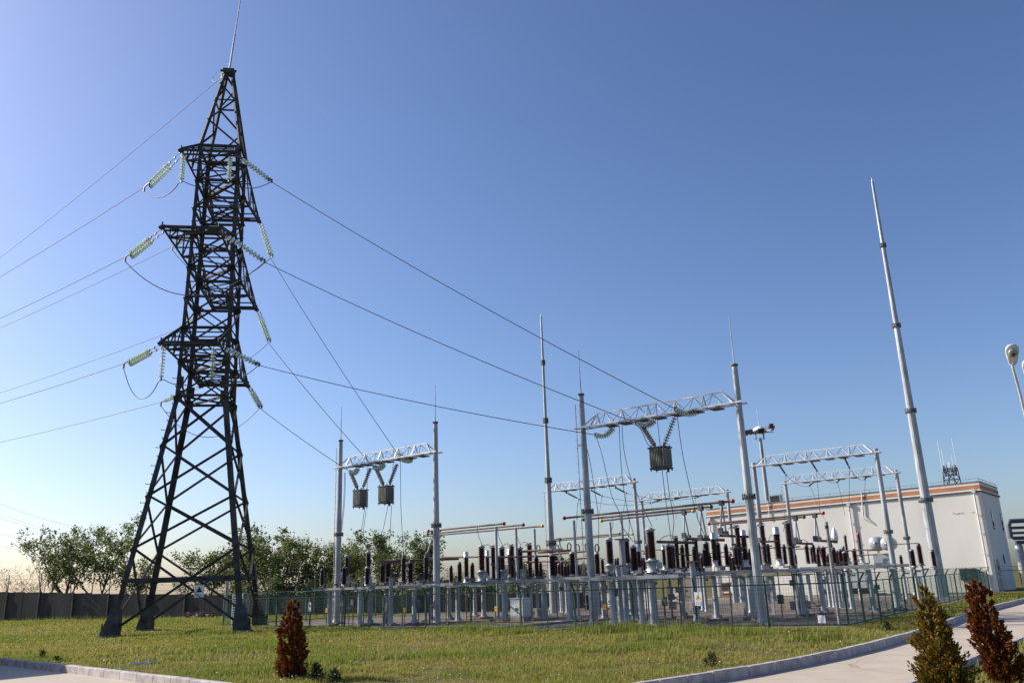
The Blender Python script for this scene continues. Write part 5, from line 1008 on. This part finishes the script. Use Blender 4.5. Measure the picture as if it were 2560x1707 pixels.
# gate at the far right, far fence, pipe rack
gb1, gb2 = gnd(*Z2000(1650, 1125)), gnd(*Z2000(1770, 1142)); t = thing('yard_gate', 'grey mesh gate between two tall blue grey posts at far right', 'gate', gb1); d = (gb2-gb1)
for p, top in ((gb1, Z2000(1612, 858)), (gb2, Z2000(1720, 858))): m = MB(); m.bar(p, p+Z3*zat(p, *top), .2); m.build('post', 'rack_blue' if p is gb1 else 'conduit', t)
m = MB(); zt = 2.2
for i in range(1, 24): p = gb1+d*(i/24); m.bar(p+Z3*.15, p+Z3*zt, .03)
for z in (.15, .8, 1.5, zt): m.bar(gb1+Z3*z, gb2+Z3*z, .06)
m.build('leaf', 'tank_grey', t)
ff = [gb2+U3*(3.0*i)+V3*.4*i for i in range(6)]
for i in range(5): fence_panel(f'green mesh fence panel at the far right edge, {ORDW[i]} from the gate', ff[i], ff[i+1], 'far right fence panels', i == 0)
t = thing('green_tank', 'green machinery box behind the far right fence', 'machinery', ff[2]+V3*3); c = ff[2]+V3*3+U3*1.0; m = MB(); m.box(c+Z3*1.0, 5.5, 2, 1.8); m.build('case', 'fence_mesh_green', t)
for s in (-1.6, 0, 1.6): m = MB(); m.box(c+U3*s-V3*1.02+Z3*1.05, 1.2, .05, 1.3); m.build('door', 'fence_green', t)
m = MB(); m.lathe([(.5, 1.9), (.5, 2.3), (.2, 2.45)], 12, None, c+U3*.6); m.build('hatch', 'fence_green', t)
pk0 = onplane(2508, 1300, (0, 100, 0), (0, 1, 0)); rx = Vector((1, -.12, 0)).normalized(); ry = Vector((.12, 1, 0)).normalized(); t = thing('pipe_rack', 'blue steel pipe rack with silver pipes at the far right', 'pipe rack', Vector((pk0.x, pk0.y, 0)))
o = Vector((pk0.x+.4, pk0.y, 0)); zz_ = [onplane(2535, y, o, (0, 1, 0)).z for y in (1302, 1319, 1332, 1345)]
for i, z in enumerate(zz_):
    m = MB(); r = (.26, .16, .14, .2)[i]; m.tube([o+Z3*z+rx*.3, o+Z3*z+rx*14], r, 12); 
    if i == 0: m.tube([o+Z3*z+rx*.3, o+rx*.1+Z3*(z-.5), o+rx*.1+Z3*(zz_[3])], r, 12)
    m.build('pipe', 'pipe_silver', t)
m = MB()
for x in (4.2, 8.5, 12.8):
    for y in (-.8, .8): m.bar(o+rx*x+ry*y, o+rx*x+ry*y+Z3*(zz_[0]-.6), .3)
m.bar(o+rx*.2-ry*.8+Z3*(zz_[3]-.5), o+rx*14-ry*.8+Z3*(zz_[3]-.5), .4); m.bar(o+rx*4.2-ry*.85+Z3*(zz_[0]-.6), o+rx*14-ry*.85+Z3*(zz_[0]-.6), .22)
for x in (4.2, 8.5): m.bar(o+rx*x-ry*.9+Z3*(zz_[0]-.7), o+rx*(x+4.3)-ry*.9+Z3*(zz_[3]-.4), .18)
m.build('frame', 'rack_blue', t)
for i, x in enumerate((1.6, 3.0)):
    p = o+rx*x+ry*2; q = thing('storage_silo', f'upright silver vessel under the blue pipe rack, {["left", "right"][i]} one', 'silo', p, 'vessels under the rack'); h = zz_[3]-.8; m = MB(); m.lathe([(.4, 1.2), (.45, 1.4), (.45, h), (.2, h+.4)], 16, None, p); m.build('shell', 'tank_grey', q); m = MB()
    for s in (-.4, .4): m.bar(p+rx*s, p+rx*s+Z3*1.4, .15)
    m.build('leg', 'rack_blue', q)
p = o+rx*9+ry*4; t = thing('rack_building', 'pale plant room behind the blue pipe rack at far right', 'building', p); m = MB(); m.box(p+Z3*2.6, 9, 5, 5.2, None, rx, ry); m.build('wall', 'render_white', t); m = MB(); m.box(p+Z3*5.25, 9.3, 5.3, .14, None, rx, ry); m.build('roof', 'cornice_grey', t); m = MB(); m.box(p-ry*2.53-rx*2+Z3*1.7, 1.6, .06, 3.4, None, rx, ry); m.build('door', 'rack_blue', t)
# ================================================================ STREET LAMP at the right edge
hd = onplane(2531, 886, (0, 24.0, 0), (0, 1, 0)); h2 = onplane(2572, 922, (0, 25.2, 0), (0, 1, 0)); lp = Vector((hd.x+1.0, 25.6, 0))
t = thing('street_lamp', 'two headed grey street lamp leaning in at the right edge', 'street lamp', lp); top = Vector((lp.x, lp.y, hd.z-1.9)); m = MB(); m.tube([lp, top], [.11, .07], 10); m.build('pole', 'lamp_shell', t)
ax = Vector((-.16, -.5, .85)).normalized(); wx = Vector((0, 0, 1)).cross(ax).normalized(); nz = ax.cross(wx).normalized()
if nz.z < 0: nz = -nz
for c, base in ((hd, top), (h2, top+Z3*.1)):
    tail = c-ax*.3; m = MB(); m.tube(smooth_path([base, tail+(base-tail)*.5+Z3*.1, tail-ax*.12, tail+ax*.1], 4), .035, 8); m.build('arm', 'lamp_shell', t)
    m = MB(); prof = [(-.42, .07), (-.36, .10), (-.15, .13), (.1, .165), (.26, .16), (.37, .11), (.41, .03)]; vs = []; n = 12
    for y, w in prof:
        for k in range(n): a = 2*math.pi*k/n; vs.append(c+ax*y*.78+wx*w*1.12*math.cos(a)+nz*(math.sin(a)*(.13*w/.165 if math.sin(a) > 0 else .04)))
    fs = [(i*n+k, i*n+(k+1) % n, (i+1)*n+(k+1) % n, (i+1)*n+k) for i in range(len(prof)-1) for k in range(n)]; m.add(vs, fs+[tuple(range(n)), tuple(range((len(prof)-1)*n, len(prof)*n))], None, True); hh = m.build('lamp_head', 'lamp_shell', t)
    m = MB(); m.lathe([(.12, 0), (.13, -.02), (.1, -.05), (.02, -.065)], 16, None, c+ax*.07-nz*.035, nz); m.build('lamp_glass', 'lamp_glass', hh); m = MB(); m.lathe([(.001, -.073), (.045, -.073), (.04, -.06)], 12, None, c+ax*.04-nz*.035, nz); m.build('socket', 'dark_metal', hh)
# unseen low house added outside the left edge to shade the kerb and road
hp = Vector((-31, 33.5, 0))
# ================================================================ GRASS, FLOWERS, WEEDS
def in_poly(x, y, poly):
    c = np.zeros(len(x), bool); j = len(poly)-1
    for i in range(len(poly)):
        xi, yi = poly[i]; xj, yj = poly[j]; k = ((yi > y) != (yj > y)) & (x < (xj-xi)*(y-yi)/(yj-yi+1e-12)+xi); c ^= k; j = i
    return c
kin = [p for p in inner_uv if p[1] < 40]
lawn = [tuple(xy(u-.2*(u > 30), v+.2)) for u, v in kin]+[tuple(xy(31.5, 38)), tuple(xy(32.45, 1)), tuple(xy(32.7, -1.2)), tuple(xy(22, -4.1)), tuple(xy(9, -4.5)), tuple(xy(-7.7, -3.6)), tuple(xy(-7.9, 13.9)), tuple(xy(-75, -3.2))]
verge = [tuple(xy(39.7, v)) for v in (-26, -17, -9, 0, 9, 20)]+[tuple(xy(46, 20)), tuple(xy(46, -26))]
yardin = [tuple(xy(*p)) for p in ((-7, 1), (2, 13.6), (10, 17.5), (6, 24), (-6, 20))]
backl = [tuple(xy(*p)) for p in ((-75, 0), (12, 22), (12, 30), (-75, 12))]
def vnoise(x, y, s, seed):
    r_ = np.random.default_rng(seed); g_ = r_.random((128, 128)); X = x*s; Y = y*s; i = np.floor(X).astype(int); j = np.floor(Y).astype(int); fx_ = X-i; fy_ = Y-j; fx_ = fx_*fx_*(3-2*fx_); fy_ = fy_*fy_*(3-2*fy_)
    a = g_[i % 128, j % 128]; b = g_[(i+1) % 128, j % 128]; c = g_[i % 128, (j+1) % 128]; d = g_[(i+1) % 128, (j+1) % 128]; return a*(1-fx_)*(1-fy_)+b*fx_*(1-fy_)+c*(1-fx_)*fy_+d*fx_*fy_
def sample(n, poly, dmin, dmax, pw):
    d = dmin*(dmax/dmin)**rng.random(n) if pw == 1 else dmin+(dmax-dmin)*rng.random(n); b = rng.uniform(-.72, .72, n); x = d*b*1.05; y = d; k = in_poly(x, y, poly); return x[k], y[k]
def grass(name, poly, n, dmin, dmax, hmin, hmax, seed, lushbias=0., w0=.009):
    x, y = sample(n, poly, dmin, dmax, 1); a = vnoise(x, y, .28, seed)*.6+vnoise(x, y, .9, seed+1)*.4; fine = vnoise(x, y, 2.6, seed+2)
    dry = vnoise(x, y, .45, seed+5)*.6+vnoise(x, y, 1.4, seed+6)*.4; keep = rng.random(len(x)) < np.clip(.25+1.5*(fine*.5+a*.5), .1, 1)*np.where((dry > .60) & (np.hypot(x, y) < 36), .14, 1); x, y, a, fine = x[keep], y[keep], a[keep], fine[keep]; m_ = len(x); d = np.hypot(x, y)
    hgt = (hmin+(hmax-hmin)*np.clip((a-.25)*1.7, 0, 1))*rng.uniform(.55, 1.2, m_); w = np.maximum(w0, d*.00042)*rng.uniform(.7, 1.3, m_); th = rng.uniform(0, 2*np.pi, m_); lx = rng.normal(.12, .3, m_)*hgt; ly = rng.normal(-.05, .3, m_)*hgt
    B = np.stack([x, y, np.full(m_, -.01)], 1); s = np.stack([np.cos(th)*w, np.sin(th)*w, 0*w], 1); M_ = np.stack([x+lx*.35, y+ly*.35, hgt*.62], 1); Tt = np.stack([x+lx, y+ly, hgt], 1)
    V = np.stack([B-s, B+s, M_+s*.7, Tt, M_-s*.7], 1).reshape(-1, 3); i5 = np.arange(m_)*5; F = np.stack([i5, i5+1, i5+2, i5+4], 1); F2 = np.stack([i5+4, i5+2, i5+3, i5+3], 1)
    F3 = np.stack([i5+4, i5+2, i5+3], 1)
    me = bpy.data.meshes.new(name); me.vertices.add(len(V)); me.vertices.foreach_set('co', V.astype(np.float32).ravel()); nl = F.size+F3.size
    me.loops.add(nl); me.loops.foreach_set('vertex_index', np.concatenate([F.ravel(), F3.ravel()]).astype(np.int32)); me.polygons.add(len(F)+len(F3))
    me.polygons.foreach_set('loop_start', np.concatenate([np.arange(len(F))*4, len(F)*4+np.arange(len(F3))*3]).astype(np.int32)); me.materials.append(MAT['grass_blade']); me.materials.append(MAT['grass_lush'])
    lush = (rng.random(m_) < np.clip((a-.5+lushbias)*3+.25, 0, 1)).astype(np.int32); me.polygons.foreach_set('material_index', np.concatenate([lush, lush])); me.update(calc_edges=True)
    ob = bpy.data.objects.new(name, me); COL.objects.link(ob); return tag(ob, kind='stuff')
tag(grass('grass', lawn, 620000, 18, 90, .06, .22, 3), 'rough meadow grass of the lawn round the pylon', 'grass')
tag(grass('grass', verge, 90000, 13, 40, .08, .3, 9), 'tufty grass on the verge at the right with the conifers', 'grass')
tag(grass('grass', yardin, 20000, 50, 80, .08, .2, 13, .2), 'grass strip along the wall foot inside the yard', 'grass')
def tall_tufts():
    spots = [(560, 1560, 2.0, 60), (430, 1556, 3, 90), (1570, 1580, 1.2, 90), (1500, 1582, 1.5, 70), (1180, 1578, 1.6, 80), (1700, 1580, 1.5, 60), (100, 1556, 5, 120), (760, 1690, .7, 50), (300, 1552, 4, 90), (1290, 1585, 1, 50), (2050, 1600, 1.2, 50), (1620, 1600, 1.5, 50), (1870, 1590, 1.3, 50)]
    cs = []; hs = []
    for px, py, r, n in spots:
        c = gnd(px, py)
        for i in range(n*5): cs.append((c.x+rng.normal(0, r*.5), c.y+rng.normal(0, r*.35), 0)); hs.append(rng.uniform(.25, .62))
    C_ = np.array(cs); H_ = np.array(hs); n = len(C_); w = .016; th = rng.uniform(0, 6.28, n); s = np.stack([np.cos(th)*w, np.sin(th)*w, 0*th], 1); T_ = C_+np.stack([rng.normal(.05, .12, n), rng.normal(0, .12, n), H_], 1)
    V = np.stack([C_-s, C_+s, T_], 1).reshape(-1, 3); bulk('tall_grass', V, np.arange(3*n).reshape(n, 3), 'grass_lush')
    return tag(bpy.data.objects['tall_grass'], 'taller lush grass tufts along the fence foot and wall', 'grass', None, 'stuff')
tall_tufts()
def flowers():
    n = 9000; x, y = sample(n, lawn, 19, 60, 1); k = (vnoise(x, y, .5, 77)*.6+vnoise(x, y, 1.9, 78)*.4 > .60) & (rng.random(len(x)) < .4); x, y = x[k], y[k]; n = len(x); z = rng.uniform(.12, .3, n); d = np.hypot(x, y); r = np.maximum(.014, d*.00045)*rng.uniform(.7, 1.5, n)
    C_ = np.stack([x, y, z], 1); a = rng.uniform(0, 6.28, n); t = rng.normal(0, .35, (n, 2)); V = []
    for k in range(5): an = a+k*2*np.pi/5; V.append(C_+np.stack([np.cos(an)*r, np.sin(an)*r, np.cos(an)*r*t[:, 0]+np.sin(an)*r*t[:, 1]], 1))
    V = np.stack(V, 1).reshape(-1, 3); bulk('wildflowers', V, np.arange(5*n).reshape(n, 5), 'petal'); tag(bpy.data.objects['wildflowers'], 'small white wildflowers scattered through the lawn', 'flowers', None, 'stuff')
flowers()
def weed(label, px, py, h, seed, sp=.18, n=160, lm='weed_dark'):
    h *= .75; sp *= .8; b = gnd(px, py); t = thing('weed', label, 'weed', b, 'dark weeds on the lawn'); rg = np.random.default_rng(seed); m = MB()
    for i in range(5): a = rg.uniform(0, 6.28); m.tube([b, b+Vector((math.cos(a)*sp*.5, math.sin(a)*sp*.5, h*rg.uniform(.6, 1)))], [.012, .005], 4)
    m.build('stem', 'bark', t); f = rg.random(n); C_ = np.array(b)+np.stack([rg.normal(0, sp*.5, n)*(1.1-f), rg.normal(0, sp*.5, n)*(1.1-f), f*h], 1); V, F = leaf_quads(C_, np.tile([0, 0, .5], (n, 1)), .13, .16, rg); bulk('foliage', V, F, lm, parent=t)
weed('dark upright weed by the shaded kerb at lower left', 104, 1652, .42, 1); weed('small dark weed by the shaded kerb, right of the upright one', 140, 1657, .25, 2)
weed('grey weed with a pale flower head near the kerb at lower right', 1782, 1667, .4, 3, .25); weed('dark weed clump right of the rust conifer', 790, 1700, .45, 4, .3, 260); weed('second dark weed clump farther right of the rust conifer', 835, 1706, .35, 5, .25, 220)
weed('dark low weed near the fence corner', 2220, 1577, .35, 6, .35, 200)
rb = gnd(355, 1660); m = MB(); 
for i in range(5): m.box(rb+Vector((i*.14-.3, i*.03, .05)), .2, .12, .035, None, Vector((.9, .2, .3*((-1)**i))).normalized(), V3)
tag(m.build('paper_scrap', 'white_paint', None, rb), 'crumpled white scrap lying in the grass near the kerb', 'litter')
rb = gnd(505, 1545); t = thing('brick_pile', 'small reddish rubble heap at the wall foot seen through the pylon', 'rubble', rb); m = MB()
for i in range(18): m.box(rb+Vector((random.gauss(0, .6), random.gauss(0, .3), .15+random.random()*.4)), .4, .25, .2, None, Vector((random.random()+.1, random.random()-.5, random.random()-.5)).normalized())
m.build('brick', 'plinth_red', t)['kind'] = 'stuff'
# ================================================================ unseen house added off the left edge so its shadow covers kerb and road
t = thing('shadow_caster_house', 'unseen white flat roofed house added off the left edge to shade the kerb', 'building', P(8, -28)); m = MB(); m.box(P(6.5, -28.6, 1.7), 9, 6.2, 3.4); m.build('wall', 'render_white', t)
m = MB(); m.box(P(6.5, -28.6, 3.5), 9.5, 6.7, .2); m.build('roof', 'cornice_grey', t)
for u in (4, 9): m = MB(); m.box(P(u, -25.48, 1.7), 1.4, .06, 1.1); m.build('window', 'window_glass', t)
m = MB(); m.box(P(11.02, -28.6, 1.05), .06, 1.0, 2.1); m.build('door', 'rack_blue', t)
